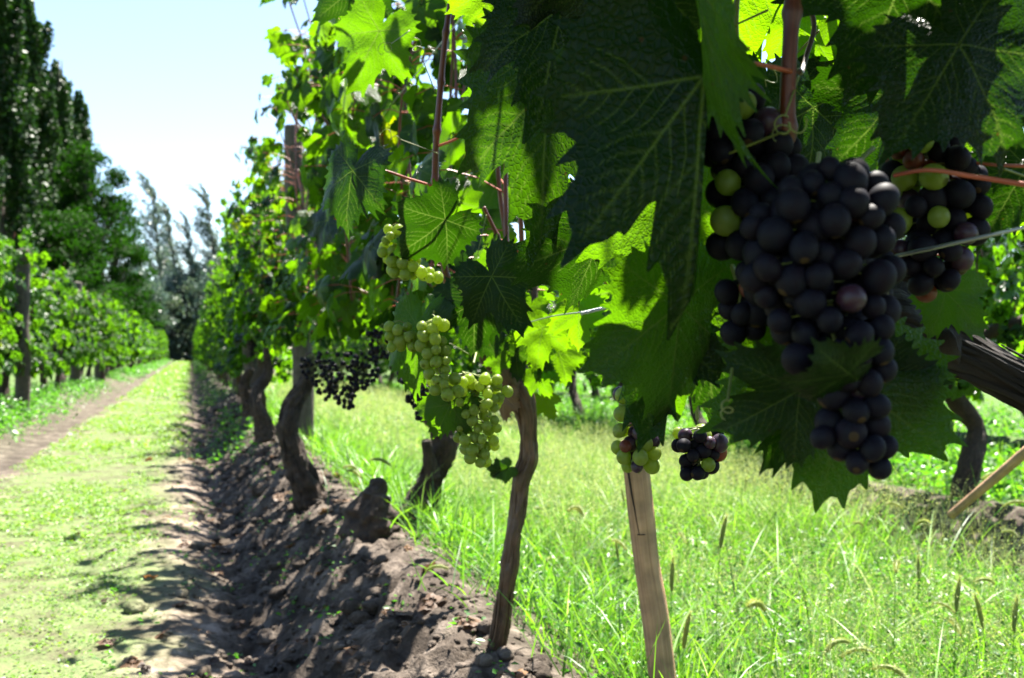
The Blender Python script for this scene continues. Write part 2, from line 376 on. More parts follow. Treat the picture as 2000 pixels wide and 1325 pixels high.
# loose clods lying on the bank
rng = np.random.default_rng(7)
ico_t = (1+5**.5)/2
ICO = np.array([[-1, ico_t, 0], [1, ico_t, 0], [-1, -ico_t, 0], [1, -ico_t, 0], [0, -1, ico_t], [0, 1, ico_t], [0, -1, -ico_t], [0, 1, -ico_t], [ico_t, 0, -1], [ico_t, 0, 1], [-ico_t, 0, -1], [-ico_t, 0, 1]], float)
ICO /= np.linalg.norm(ICO[0])
ICF = np.array([[0, 11, 5], [0, 5, 1], [0, 1, 7], [0, 7, 10], [0, 10, 11], [1, 5, 9], [5, 11, 4], [11, 10, 2], [10, 7, 6], [7, 1, 8], [3, 9, 4], [3, 4, 2], [3, 2, 6], [3, 6, 8], [3, 8, 9], [4, 9, 5], [2, 4, 11], [6, 2, 10], [8, 6, 7], [9, 8, 1]])
def subdiv(V, F):
    V = list(map(tuple, V)); mid = {}; out = []
    def m(a, b):
        k = (min(a, b), max(a, b))
        if k not in mid:
            p = (np.array(V[a])+np.array(V[b])); p /= np.linalg.norm(p); mid[k] = len(V); V.append(tuple(p))
        return mid[k]
    for a, b, c in F:
        x, y, z = m(a, b), m(b, c), m(c, a); out += [[a, x, z], [b, y, x], [c, z, y], [x, y, z]]
    return np.array(V), np.array(out)
IC2, IF2 = subdiv(ICO, ICF); IC3, IF3 = subdiv(IC2, IF2)
mb = MB()
for i in range(4200):
    y = 1.3 + rng.random()**1.6*11; big = rng.random() < .06
    x = .36 + rng.normal()*.2
    s = (rng.uniform(.012, .03) if big else rng.uniform(.0022, .009))*(1 if y < 5 else 1.3)
    V, Fc = (IC3, IF3) if big else (IC2, IF2)
    o = rng.random(3)*50
    rr = 1+.42*fbm(V[:, 0]*1.7+o[0], V[:, 1]*1.7+o[1], V[:, 2]*1.7, 3, seed=i)
    W = V*rr[:, None]*s*np.array([rng.uniform(.8, 1.4), rng.uniform(.8, 1.4), rng.uniform(.6, .9)])
    a = rng.random()*6.28; ca, sa = math.cos(a), math.sin(a)
    W = W @ np.array([[ca, sa, 0], [-sa, ca, 0], [0, 0, 1]])
    mb.add(W + np.array([x, y, float(ground_h(x, y)) + s*.25]), T=Fc)
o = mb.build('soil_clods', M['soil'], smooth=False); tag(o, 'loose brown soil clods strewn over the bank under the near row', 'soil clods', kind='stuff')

# ------------------------------------------------------------------ leaf templates
CTRL = [(0, 1.0), (7, .93), (16, .82), (25, .70), (31, .66), (37, .68), (46, .77), (56, .87), (66, .80), (78, .68), (88, .61), (95, .60), (106, .65), (120, .68), (134, .62), (150, .53), (163, .40), (172, .24), (180, .10)]
def outline(theta, rng, sinus=1.0, amap=None):
    a = np.degrees(np.abs(theta))
    if amap: a = np.interp(a, [0, amap[0], amap[1], 180], [0, 56, 120, 180])
    xs = np.array([c[0] for c in CTRL], float); ys = np.array([c[1] for c in CTRL], float)
    ys = np.where((xs > 26) & (xs < 42), ys*(1-.22*(sinus-1)*2), ys)
    base = np.interp(a, xs, ys)
    ph = rng.random()*6
    return base*(1+.05*np.sin(theta*2+ph)+.03*np.sin(theta*5+ph*2))
def vein_segments(a1=56, a2=120):
    segs = []  # (p0,p1,width)
    lob = [(0, .97, .0092), (a1, .82, .008), (-a1, .82, .008), (a2, .62, .0072), (-a2, .62, .0072)]
    for ang, Lm, w in lob:
        a = math.radians(ang); d = np.array([math.sin(a), math.cos(a)])
        segs.append((np.zeros(2), d*Lm, w))
        k = 0
        for t in np.arange(.16, .9, .12 if ang in (0, a1, -a1) else .16):
            for sgn in (1, -1):
                if (k + (sgn > 0)) % 2 and t < .25: continue
                aa = a + sgn*math.radians(44); e = np.array([math.sin(aa), math.cos(aa)])
                ll = (.44 if ang == 0 else .36)*(1.02-t)*1.05
                p0 = d*Lm*(t + (.05 if sgn > 0 else 0)); p1 = p0 + e*ll*.6; p2 = p1 + (e*.8+d*.5)*ll*.4
                segs.append((p0, p1, w*.55)); segs.append((p1, p2, w*.45))
            k += 1
    return segs
VS = vein_segments()
def seg_dist(p, s):
    a, b, w = s; ab = b-a; t = np.clip(((p-a)@ab)/(ab@ab), 0, 1)
    return np.linalg.norm(p-a-t[:, None]*ab, axis=1), w*(1-.45*t)
def leaf_template(na, nr, seed, teeth, tooth_amp, sinus=1.0, curl=.25, fold=.3, quilt=0.0, veins=True, cup=0.0, amap=None, foldr=0):
    rng = np.random.default_rng(seed); VSx = vein_segments(*amap) if amap else VS
    th = np.linspace(-math.pi, math.pi, na, endpoint=False) + math.pi/na
    r = outline(th, rng, sinus, amap)
    if teeth:
        big = 1-2*np.abs(((th*teeth/(2*math.pi)+.25) % 1)-.5)
        sm = 1-2*np.abs(((th*teeth*2/(2*math.pi)) % 1)-.5)
        ta = tooth_amp*(.55+.9*np.abs(fbm(th*4+seed, th*0, octv=2, seed=seed)))
        edge = (1+ta*(big-.5)*1.9 + tooth_amp*.6*(sm-.5)*(na > teeth*5))
    else: edge = 1+tooth_amp*np.where(np.arange(na) % 2 == 0, 1, -1)
    f = (np.arange(1, nr+1)/nr)[:, None]
    rad = r[None, :]*f*(1+(edge[None, :]-1)*f**8)
    X = rad*np.sin(th)[None, :]; Y = rad*np.cos(th)[None, :]
    p = np.c_[np.r_[0, X.ravel()], np.r_[0, Y.ravel()]]
    th_all = np.arctan2(p[:, 0], p[:, 1]); rr = np.hypot(p[:, 0], p[:, 1])
    vein = np.zeros(len(p)); puff = np.zeros(len(p)); dmin = np.full(len(p), 9.)
    if veins:
        for s in VSx:
            if quilt == 0 and s[2] < .007: continue
            d, w = seg_dist(p, s)
            ww = w if quilt > 0 else w*2.2
            vein = np.maximum(vein, np.exp(-(d/ww)**2)*(1 if s[2] >= .007 else .75)); dmin = np.minimum(dmin, d)
        puff = 1-np.exp(-dmin/.035)
    z = quilt*puff*.006 + quilt*.006*fbm(p[:, 0]*11, p[:, 1]*11, octv=2, seed=seed)
    z = z - fold*.22*0 + fold*.30*np.abs(p[:, 0])                        # shallow V along the midrib
    z = z - curl*(rr**2)*.55 + cup*rr**2*.2                              # edges turned down
    z = z + .11*np.sin(th_all*3+seed)*rr**2 + .095*np.sin(th_all*7+seed*2+rr*3)*rr**3 + .05*fbm(p[:, 0]*2.5+seed, p[:, 1]*2.5, octv=2, seed=seed)
    V = np.c_[p, z]
    if foldr:
        # the half on the -x side is folded back along the midrib
        h = .03; x = V[:, 0]; k = x < -h; f = R(foldr)
        V[k, 2] -= (-x[k]-h)*math.sin(f); V[k, 0] = -h - (-x[k]-h)*math.cos(f)
    T = np.c_[np.zeros(na, int), 1+(np.arange(na)+1) % na, 1+np.arange(na)]
    Q = grid_faces(nr, na)[:, ::-1]+1
    T = T[:, [0, 2, 1]]; Q = Q[:, ::-1]
    # drop the faces across the petiole sinus
    return dict(V=V, T=T[:, ::-1], Q=Q[:, ::-1], vein=vein, uv=p)
HERO = [leaf_template(360, 64, 100+i, 33, .10, sinus=s, curl=c, fold=f, quilt=1.0) for i, (s, c, f) in enumerate([(1.4, .35, .3), (.8, .55, .5), (1.2, .25, .15), (.9, .8, .7), (1.6, .45, .6)])]
HERO.append(leaf_template(400, 70, 120, 31, .12, sinus=1.3, curl=.30, fold=.15, quilt=1.0, amap=(37, 82), foldr=72))   # 5: right half folded away
HERO.append(leaf_template(360, 64, 121, 29, .13, sinus=1.2, curl=.35, fold=.3, quilt=1.0, amap=(48, 105), foldr=55))   # 6
MID = [leaf_template(76, 7, 200+i, 36 if i % 2 else 30, .09, sinus=.7+.2*i, curl=.2+.15*i, fold=.6-.1*i) for i in range(6)]
FAR = [leaf_template(26, 2, 300+i, 0, .06, sinus=1.0+.1*i, curl=.3+.12*i, fold=.5, veins=False) for i in range(5)]
TINY = [leaf_template(12, 1, 400+i, 0, .0, curl=.3+.2*i, fold=.5, veins=False) for i in range(3)]
def unit(v): return v/(np.linalg.norm(v, axis=-1, keepdims=True)+1e-9)
def add_leaves(mb, temps, P0, Tdir, Nrm, S, rnd, rng, which=None):
    """adds one leaf per row of P0; Tdir = towards the tip, Nrm = upper side"""
    P0 = np.asarray(P0); Tdir = unit(np.asarray(Tdir)); Nrm = np.asarray(Nrm)
    Nrm = unit(Nrm - (Nrm*Tdir).sum(-1, keepdims=True)*Tdir); Xd = np.cross(Tdir, Nrm)
    k = rng.integers(0, len(temps), len(P0)) if which is None else which
    for ti, t in enumerate(temps):
        idx = np.nonzero(k == ti)[0]
        if not len(idx): continue
        m = len(t['V']); v = t['V']
        W = P0[idx, None, :] + S[idx, None, None]*(v[None, :, 0:1]*Xd[idx, None, :] + v[None, :, 1:2]*Tdir[idx, None, :] + v[None, :, 2:3]*Nrm[idx, None, :])
        off = (np.arange(len(idx))*m)[:, None, None]
        mb.add(W.reshape(-1, 3), (t['T'][None]+off).reshape(-1, 3), (t['Q'][None]+off).reshape(-1, 4),
               rnd=np.repeat(rnd[idx], m), vein=np.tile(t['vein'], len(idx)), uv=np.tile(t['uv'], (len(idx), 1))+np.repeat(rnd[idx]*7, m)[:, None])

# ------------------------------------------------------------------ vines
def leaf_rnd(rng, n): return np.clip(rng.beta(2.3, 2.0, n)*.92 + (rng.random(n) < .012)*.4, 0, 1)
def cane_paths(rng, x0, y0, n, zb, zt, half=.6, spread=.12, tipout=.12):
    out = []
    for i in range(n):
        ys = y0 + (i+.5)/n*2*half - half + rng.normal()*.04
        xs = x0 + rng.normal()*.04
        top = zt + rng.normal()*.16
        k = 6; t = np.linspace(0, 1, k)
        wx = xs + spread*(rng.normal()*.8)*t + .03*np.sin(t*6+rng.random()*6) + rng.choice([-1, 1])*tipout*np.clip(t-.75, 0, 1)*4*rng.random()
        wy = ys + .20*rng.normal()*t + .03*np.cos(t*5+rng.random()*6)
        wz = zb + (top-zb)*t
        out.append(np.c_[wx, wy, wz])
    return out
def side_leaves(rng, C, per, reach=.13, keep=None):
    """leaf anchors along one cane: (junction, petiole start, tip dir, normal)"""
    out = []
    L = np.linalg.norm(np.diff(C, axis=0), axis=1).sum(); n = max(3, int(L/.062))
    Q, _ = smooth_path(C, np.zeros(len(C)), n)
    for i in range(n):
        for j in range(rng.poisson(per)):
            a = rng.random()*6.283; o = np.array([math.cos(a)*1.0, math.sin(a)*.9, 0.0])
            rch = reach*rng.uniform(.55, 1.5)
            J = Q[i] + o*rch + np.array([0, 0, rng.uniform(-.03, .05)])
            t = o*rng.uniform(.05, .8) + np.array([0, 0, -1.0]) + rng.normal(size=3)*.35
            nn = o*1.0 + np.array([0, 0, rng.uniform(.1, .9)]) + rng.normal(size=3)*.35
            out.append((J, Q[i], t, nn))
    return out
def make_foliage(rng, canes, per, temps, size, x0, zmin, petioles=None, keep=None, mb=None, stretch=.17):
    if mb is None: mb = MB()
    A = []
    for C in canes: A += side_leaves(rng, C, per)
    A = [a for a in A if a[0][2] > zmin - .1*rng.random() and (keep is None or keep(a[0]))]
    if not A: return mb
    J = np.array([a[0] for a in A]); t = np.array([a[2] for a in A]); nn = np.array([a[3] for a in A])
    J[:, 0] = x0 + np.clip(J[:, 0]-x0, -stretch-.09, stretch+.09) + rng.normal(size=len(J))*.02
    S = size*rng.uniform(.55, 1.15, len(A))*np.where(J[:, 2] > 1.75, .7, 1)
    add_leaves(mb, temps, J, t, nn, S, leaf_rnd(rng, len(A)), rng)
    if petioles is not None:
        for a, j in zip(A, J): 
            mid = (a[1]+j)/2 + np.array([0, 0, .02])
            tube(petioles, [a[1], mid, j], [.0016, .0013, .0012], 4, 4, cap=False)
    return mb
def trunk_mesh(mb, pts, rad, seed, n=60, seg=22, rough=.30, ridges=7, strips=0):
    tube(mb, pts, rad, seg, n, rough=rough, seed=seed, ridges=ridges, freq=26, twist=5)
    rng = np.random.default_rng(seed+1000)
    C, r = smooth_path(pts, rad, 80); T = unit(np.gradient(C, axis=0))
    X = unit(np.cross(np.array([.13, .97, .2]), T)); Y = np.cross(T, X)
    for k in range(strips):                       # stringy peeling bark
        i0 = int(rng.integers(0, 66)); ln = int(rng.integers(6, 22)); i1 = min(79, i0+ln); m = 7
        ii = np.linspace(i0, i1, m).astype(int); a = rng.random()*6.283 + np.linspace(0, 1, m)*rng.normal()*.6
        lift = 1.0 + .10*rng.random() + .22*rng.random()**3*np.linspace(-1, 1, m)**2
        p = C[ii] + (r[ii]*lift)[:, None]*(np.cos(a)[:, None]*X[ii]+np.sin(a)[:, None]*Y[ii])
        w = rng.uniform(.0012, .0035)*(r.mean()/.03)**.6
        tube(mb, p, w*np.array([.3, .8, 1, 1, 1, .8, .2]), 5, 12, rough=.4, seed=seed+k, freq=90)
def bunch_mesh(rng, cx, top, length, width, berry, ncap=70):
    """berries of a distant bunch as one mesh"""
    mb = MB(); pts = []
    for _ in range(1400):
        t = rng.random()**1.2; r = width*(1-.75*t)*(.35+.65*rng.random()**.5); a = rng.random()*6.28
        p = np.array([math.cos(a)*r, math.sin(a)*r, -t*length])
        if all(np.sum((p-q)**2) > (berry*1.55)**2 for q in pts): pts.append(p)
        if len(pts) >= ncap: break
    for p in pts: mb.add(IC2*berry*rng.uniform(.85, 1.05) + p + np.array(cx) + np.array([0, 0, top]), T=IF2)
    return mb

# template vines for the long rows (shared mesh data)
def template_vine(seed, ztop, n_can, per, leaf_size, temps, grapes=True, zmin=.55, lm='leaf_far'):
    rng = np.random.default_rng(seed)
    root = empty('grapevine', (0, 0, 0))
    tb = MB(); lean = rng.normal()*.12
    p = [(0, 0, -.12), (rng.normal()*.03, lean*.3, .12), (rng.normal()*.05, lean, .3), (rng.normal()*.04, lean*1.4, .48), (0, lean, .66)]
    trunk_mesh(tb, p, np.array([.065, .042, .034, .034, .042])*rng.uniform(.85, 1.2), seed, n=26, seg=12)
    for s in (-1, 1):
        tube(tb, [(0, lean, .64), (rng.normal()*.03, lean+.2*s, .72), (rng.normal()*.03, .5*s, .76+rng.normal()*.03)], [.035, .024, .014], 8, 12, rough=.3, seed=seed+s, ridges=5)
    tb.build('trunk', M['bark'], root)
    canes = cane_paths(rng, 0, 0, n_can, .70, ztop)
    cb = MB()
    for c in canes: tube(cb, c, np.linspace(.006, .003, len(c)), 5, 12)
    cb.build('canes', M['cane'], root)
    fb = make_foliage(rng, canes, per, temps, leaf_size, 0, zmin)
    # low hanging shoots
    low = [np.array([[0, y, .8], [rng.choice([-1, 1])*.12, y+.05, .72], [rng.choice([-1, 1])*.2, y+.08, rng.uniform(.28, .55)]]) for y in rng.uniform(-.55, .55, 7)]
    make_foliage(rng, low, per*.8, temps, leaf_size, 0, .22, mb=fb)
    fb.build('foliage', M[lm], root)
    if grapes:
        for k in range(3):
            g = bunch_mesh(rng, (rng.uniform(-.14, .05), rng.uniform(-.5, .5), 0), .74+rng.uniform(-.05, .08), .17, .05, .0085, 60)
            g.build('grape_bunch', M['grape_dark'], root)
    return root
def put(root, first, x, y, rz, sc):
    o = root if first else copy_tree(root)
    o.matrix_basis = Matrix.Translation(Vector((x, y, float(ground_base(np.array(x), np.array(y)))+.0))) @ Matrix.Rotation(rz, 4, 'Z') @ Matrix.Diagonal(Vector((sc[0], sc[1], sc[2], 1)))
    return o
rngv = np.random.default_rng(99)
TV_left = [template_vine(500+i, 1.62, 9, 1.8, .10, FAR, lm='leaf_lit') for i in range(4)]
TV_far = [template_vine(520+i, 1.62, 8, 2.0, .10, TINY, grapes=False, lm='leaf_lit') for i in range(2)]
TV_main = [template_vine(540+i, 1.95, 10, 1.9, .085, FAR) for i in range(3)]
TV_low = [template_vine(560+i, 1.22, 8, 2.5, .085, FAR, zmin=.5) for i in range(3)]
used = set()
def vine_at(temps, x, y, label, group, k=None):
    i = int(rngv.integers(0, len(temps))) if k is None else k
    t = temps[i]; first = t not in used; used.add(t)
    if not first and False: pass
    sc = (rngv.uniform(.9, 1.12), rngv.uniform(.95, 1.1), rngv.uniform(.93, 1.07))
    o = put(t, first, x, y, math.pi*int(rngv.integers(0, 2)) + rngv.normal()*.06, sc)
    tag(o, label, 'grapevine', group); return o
# left row
G1, G2, G3 = 'vines of the row left of the path', 'vines of the row right of the path', 'vines of the rows behind the tall grass'
y = 9.6; i = 0
while y < 84:
    d = y
    lab = ['sunlit leafy vine behind the post at the left edge of the photo', 'sunlit leafy vine between the first and second post of the left row', 'sunlit leafy vine with twisted trunk beside the second post of the left row'][i] if i < 3 else \
          ('sunlit vine in the near half of the left row' if d < 30 else 'small far vine of the left row towards the end of the path')
    vine_at(TV_left if d < 26 else TV_far, -1.9+rngv.normal()*.05, y, lab, G1); y += (1.2 if d < 40 else 1.3)+rngv.normal()*.08; i += 1
# right (near) row, far part
y = 8.3; i = 0
while y < 84:
    lab = 'shaded vine in the middle stretch of the right row beyond the grey post' if y < 25 else 'small far vine of the right row towards the end of the path'
    vine_at(TV_main if y < 26 else TV_far, .62+rngv.normal()*.04, y, lab, G2); y += 1.1 if y < 40 else 1.3; i += 1
# rows behind
for xr, y0, y1, lab in ((3.25, 1.15, 27, 'low vine of the second row beyond the tall grass'), (5.9, 3.2, 30, 'vine of the third row glimpsed beneath the second row')):
    y = y0
    while y < y1:
        vine_at(TV_low, xr+rngv.normal()*.05, y, lab, G3); y += 1.15

# ------------------------------------------------------------------ the near vines of the right row
def base_at(px, py, d): 
    p = P(px, py, d); return p
def near_vine(label, seed, y0, trunk_pts, trunk_rad, zb, zt, half, ncan, per, temps, xc=.62, keep=None, size=.085, mat='bark', extra=None, wood=.3):
    rng = np.random.default_rng(seed)
    b = np.array(trunk_pts[0]); root = empty('grapevine', (b[0], b[1], b[2]+.05)); tag(root, label, 'grapevine', G2)
    tb = MB(); trunk_mesh(tb, trunk_pts, trunk_rad, seed, n=150, seg=36, rough=wood, strips=90)
    if extra: 
        for e in extra: tube(tb, e[0], e[1], 14, 24, rough=.35, seed=seed+3, ridges=5, freq=30)
    tr = tb.build('trunk', M[mat], root)
    canes = cane_paths(rng, xc, y0, ncan, zb, zt, half)
    for c in canes:
        cb = MB(); tube(cb, c, np.linspace(.0055, .003, len(c)), 8, 26, rough=.1, seed=seed); cb.build('cane', M['cane'], root)
    pb = MB(); fb = make_foliage(rng, canes, per, temps, size, xc, .64, petioles=pb, keep=keep)
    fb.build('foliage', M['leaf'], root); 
    if pb.n: pb.build('leaf_stalks', M['petiole'], root)['kind'] = 'stuff'
    return root, canes
# region in front of the hero bunches must stay free: leaves are kept by where they stand
SV = np.array(sv)
LIT = [(P(1440, 60, 1.02), .10), (P(950, 20, 1.15), .07), (P(1620, 200, 1.0), .05), (P(1050, 430, .80), .022), (P(1310, 500, .74), .035), (P(1010, 170, 1.05), .04),
       (P(1825, 110, .62), .012), (P(1900, 20, .85), .05), (P(1475, 950, .65), .015), (P(1900, 200, 1.0), .06), (P(1330, 60, 1.1), .05), (P(1300, 720, .70), .02), (P(1985, 430, 1.1), .06),
       (P(1000, 450, 1.8), .12), (P(1110, 640, 1.8), .13), (P(880, 330, 1.7), .09), (P(760, 200, 2.0), .10), (P(1120, 570, 1.5), .08), (P(720, 480, 2.2), .10), (P(900, 150, 1.5), .06),
       (P(900, 760, 1.45), .05), (P(1240, 850, .93), .05)]
def unlit(p, leaf=.05):  # keeps sun gaps, added over the LIT spots, free of leaves
    for q, r in LIT:
        w = p-q; t = w@SV
        if t > .04 and np.linalg.norm(w-t*SV) < r+leaf: return False
    return True
def keep_mid(p):
    if not unlit(p): return False
    v = p-CAM; d = v@F_; x = 1000+FPX*(v@R_)/d; y = 662.5-FPX*(v@U_)/d
    if d < 1.15: return False
    # leave the lower edge of the canopy ragged and the window to the grass open
    if y > 640 and x > 1060: return False
    if y > 760: return False
    if x > 1180 and y > 560: return False
    if 985 < x < 1100 and 400 < y < 560 and d < 2.4: return False
    if d < 1.6 and x < 980: return False
    return True
# vine with the slim upright trunk
T1q = [(955, 1330, 2.0, .021), (968, 1270, 1.98, .0175), (980, 1210, 1.97, .0170), (988, 1150, 1.96, .0140), (996, 1100, 1.955, .0160), (1000, 1060, 1.95, .0135), (1010, 1010, 1.95, .0138), (1015, 960, 1.95, .0142),
       (1020, 930, 1.95, .0170), (1031, 895, 1.945, .0170), (1031, 860, 1.94, .0142), (1030, 820, 1.935, .0165), (1022, 785, 1.93, .0200), (1004, 748, 1.93, .0260)]
T1 = [P(*q[:3]) for q in T1q]; T1r = [q[3] for q in T1q]
near1, canes1 = near_vine('vine with slim upright trunk between the green bunch and the pale stake', 31, 1.75, T1, T1r, .72, 1.95, .55, 9, 1.55, MID, keep=keep_mid, mat='bark_red', wood=.30,
    extra=[([P(1010, 765, 1.93), P(985, 728, 1.90), P(950, 700, 1.86), P(932, 665, 1.84), P(925, 620, 1.82)], [.022, .018, .0135, .011, .007]),
           ([P(1010, 765, 1.93), P(1020, 715, 1.95), P(1032, 660, 1.96), P(1044, 590, 1.98), P(1040, 500, 2.0), P(1050, 380, 2.0)], [.020, .013, .008, .0065, .006, .005])])
T2 = [P(800, 1040, 3.55), P(825, 980, 3.5), P(842, 930, 3.5), P(868, 870, 3.5), P(862, 830, 3.5), P(835, 780, 3.5), P(825, 720, 3.55)]
near2, canes2 = near_vine('vine with thick crooked dark trunk right of the low stump', 32, 2.95, T2, [.072, .050, .041, .042, .042, .040, .025], .72, 2.0, .6, 10, 1.75, MID, keep=keep_mid,
    extra=[([P(845, 930, 3.45), P(836, 890, 3.42), P(832, 860, 3.4)], [.03, .018, .013])])
def keep3(p):
    v = p-CAM; d = v@F_; x = 1000+FPX*(v@R_)/d; y = 662.5-FPX*(v@U_)/d
    return not (d < 6.3 and 540 < x < 615 and 225 < y < 430)
T3 = [P(612, 1000, 4.05), P(598, 950, 4.0), P(575, 890, 4.0), P(563, 840, 4.0), P(572, 790, 4.05), P(598, 745, 4.1), P(606, 690, 4.1)]
near3, canes3 = near_vine('vine with thick leaning trunk in front of the tall grey post', 33, 4.15, T3, [.074, .054, .042, .037, .038, .028, .014], .72, 2.0, .62, 10, 1.85, MID, keep=keep3)
T4 = [P(520, 860, 5.6), P(512, 820, 5.6), P(500, 790, 5.6), P(505, 760, 5.65), P(522, 735, 5.7), P(520, 680, 5.7)]
near4, _ = near_vine('vine with dark forked trunk left of the tall grey post', 34, 5.5, T4, [.06, .042, .034, .031, .028, .014], .72, 2.05, .62, 10, 2.3, FAR, keep=keep3)
T5 = [P(490, 810, 6.9), P(484, 780, 6.9), P(478, 750, 6.9), P(490, 720, 6.9)]
near5, _ = near_vine('vine with short dark trunk beyond the forked one', 35, 6.85, T5, [.055, .042, .034, .022], .72, 1.95, .6, 10, 2.3, FAR)

# hero vine: the one whose bunches hang in front of the camera
b0 = np.array([.66, .42, -.02])
hero = empty('grapevine', b0); tag(hero, 'dark backlit vine nearest the camera with big hanging bunches of purple grapes', 'grapevine', G2)
tb = MB()
arm = [(.66, .42, -.06), (.67, .43, .15), (.69, .47, .33), P(2130, 815, .80), P(2000, 752, .80), P(1900, 700, .80), P(1800, 655, .79), P(1735, 622, .78), P(1690, 618, .775), P(1655, 625, .77)]
trunk_mesh(tb, arm, [.042, .033, .027, .021, .0165, .0165, .018, .024, .017, .006], 77, n=150, seg=36, rough=.30, strips=110)
tube(tb, [P(1760, 640, .785), P(1715, 668, .775), P(1665, 672, .775), P(1640, 660, .78)], [.010, .016, .011, .004], 18, 30, rough=.4, seed=4, ridges=5, freq=30)
tube(tb, [P(1748, 640, .78), P(1752, 585, .79), P(1762, 540, .80), P(1775, 480, .82)], [.010, .014, .009, .005], 14, 24, rough=.3, seed=5, ridges=4, freq=30)
tube(tb, [P(1860, 690, .79), P(1850, 660, .77), P(1846, 645, .77)], [.008, .009, .004], 12, 12, rough=.4, seed=6, ridges=4, freq=30)
tb.build('trunk', M['bark_near'], hero)
def cane(pts, r0, r1, parent, nodes=True, seed=0, mat='cane', name='cane', seg=14):
    mb = MB(); n = 140; C, _ = smooth_path(pts, np.zeros(len(pts)), n)
    Ls = np.r_[0, np.cumsum(np.linalg.norm(np.diff(C, axis=0), axis=1))]; rad = np.linspace(r0, r1, n)
    if r0 > .003:
        sp_ = .078; ph = (Ls+seed*.013) % sp_ - sp_/2
        rad = rad*(1+.34*np.exp(-(ph/.0045)**2)+.12*np.exp(-(ph/.014)**2))
        zig = (np.abs(((Ls+seed*.013+sp_/2)/(2*sp_)) % 1 - .5)*2-.5)*.006
        C = C + zig[:, None]*(R_*math.cos(seed)+F_*math.sin(seed))
    tube(mb, C, rad, seg, n, rough=.06, seed=seed, freq=14)
    return mb.build(name, M[mat], parent)
def tendril(px, py, d, parent, seed, size=.05):
    rng = np.random.default_rng(seed); p = P(px, py, d); t = np.linspace(0, 1, 60)
    dr = unit(rng.normal(size=3)+np.array([0, 0, -.6])); a = unit(np.cross(dr, rng.normal(size=3))); b = np.cross(dr, a)
    rr = size*.16*(t > .45)*np.clip((t-.45)*3, 0, 1)*(1.2-t); ang = t*22
    C = p + dr*(size*np.minimum(t, .45+.45*(t-.45)))[:, None]*1.3 + (rr*np.cos(ang))[:, None]*a + (rr*np.sin(ang))[:, None]*b
    mb = MB(); tube(mb, C, np.linspace(.0009, .0004, 60), 6, 60); mb.build('tendril', M['stalk'], parent)
cane([P(1552, 700, .74), P(1550, 520, .70), P(1541, 330, .66), P(1540, 150, .65), P(1546, 0, .65), P(1560, -260, .66), P(1600, -700, .7)], .0054, .0044, hero, seed=1)
cane([P(1700, 640, .80), P(1712, 480, .88), P(1748, 240, .92), P(1758, 60, .95), P(1790, -200, 1.0)], .0050, .003, hero, seed=2)
cane([P(2010, 362, .62), P(1900, 345, .63), P(1800, 333, .63), P(1745, 343, .64)], .0018, .0014, hero, seed=3, mat='petiole', name='shoot')
cane([P(2010, 325, .68), P(1940, 322, .68), P(1870, 315, .69)], .0014, .0012, hero, seed=4, mat='petiole', name='shoot')
cane([P(1440, -20, .72), P(1438, 70, .72), P(1450, 130, .71), P(1462, 170, .70)], .0022, .0020, hero, seed=5, mat='stalk', name='shoot')
cane([P(1572, -10, .8), P(1590, 50, .8), P(1575, 110, .8), P(1560, 140, .72)], .0022, .002, hero, seed=6, mat='bark_red', name='shoot')

def hero_leaf(J, ang, Lpx, d, roll=0, pitch=0, tpl=0, parent=None, flip=False, pet=None, rnd=.4, mat='leaf', wide=1.0, label=None):
    """J = pixel where the blade joins its stalk, ang = direction of the tip in the picture (90 = down)"""
    p = P(J[0], J[1], d); a = R(ang)
    t = R_*math.cos(a) - U_*math.sin(a); t = t*math.cos(R(pitch)) - F_*math.sin(R(pitch)); t = unit(t)
    n = -F_ - (-F_@t)*t; n = unit(n); x = np.cross(t, n)
    n2 = n*math.cos(R(roll)) + x*math.sin(R(roll))
    if flip: n2 = -n2
    x2 = np.cross(t, n2); s = Lpx*d/FPX/max(.35, math.cos(R(pitch)))
    key = (tpl, round(rnd, 2), mat)
    if key not in HM:
        T = HERO[tpl]; m_ = MB(); m_.add(T['V'], T['T'], T['Q'], rnd=rnd, vein=T['vein'], uv=T['uv']+rnd*3); HM[key] = m_.mesh('leaf', M[mat])
    o = bpy.data.objects.new('leaf', HM[key]); col.objects.link(o)
    Mx = Matrix((( x2[0]*s*wide, t[0]*s, n2[0]*s, p[0]), (x2[1]*s*wide, t[1]*s, n2[1]*s, p[1]), (x2[2]*s*wide, t[2]*s, n2[2]*s, p[2]), (0, 0, 0, 1)))
    place(o, Mx, parent)
    if label: o['label'] = label
    if pet is not None:
        q = P(*pet); md = (p+q)/2 + np.array([0, 0, .008])
        mb = MB(); tube(mb, [p-t*.002, md, q], [.0013, .0014, .0018], 8, 16)
        V = np.concatenate(mb.V); inv = Mx.inverted(); A = np.array(inv)
        mb.V = [V @ A[:3, :3].T + A[:3, 3]]
        c = bpy.data.objects.new('petiole', mb.mesh('petiole', M['petiole'])); col.objects.link(c)
        WM[c] = Mx; c.parent = o
    return o
for k_, (px, py, d, sz) in enumerate(((1560, 150, .66, .09), (1500, 20, .72, .08), (1425, 300, .62, .07), (1760, 210, .9, .08), (1960, 330, .66, .07), (1430, 720, .62, .06), (1600, 60, .8, .07))): tendril(px, py, d, hero, 40+k_, sz)
for k_, (px, py, d, sz) in enumerate(((855, 300, 1.54, .12), (850, 180, 1.54, .14), (800, 60, 1.6, .15), (1010, 560, 1.8, .12), (950, 420, 1.75, .12), (930, 700, 1.9, .10))): tendril(px, py, d, near1, 60+k_, sz)
HM = {}
H = hero
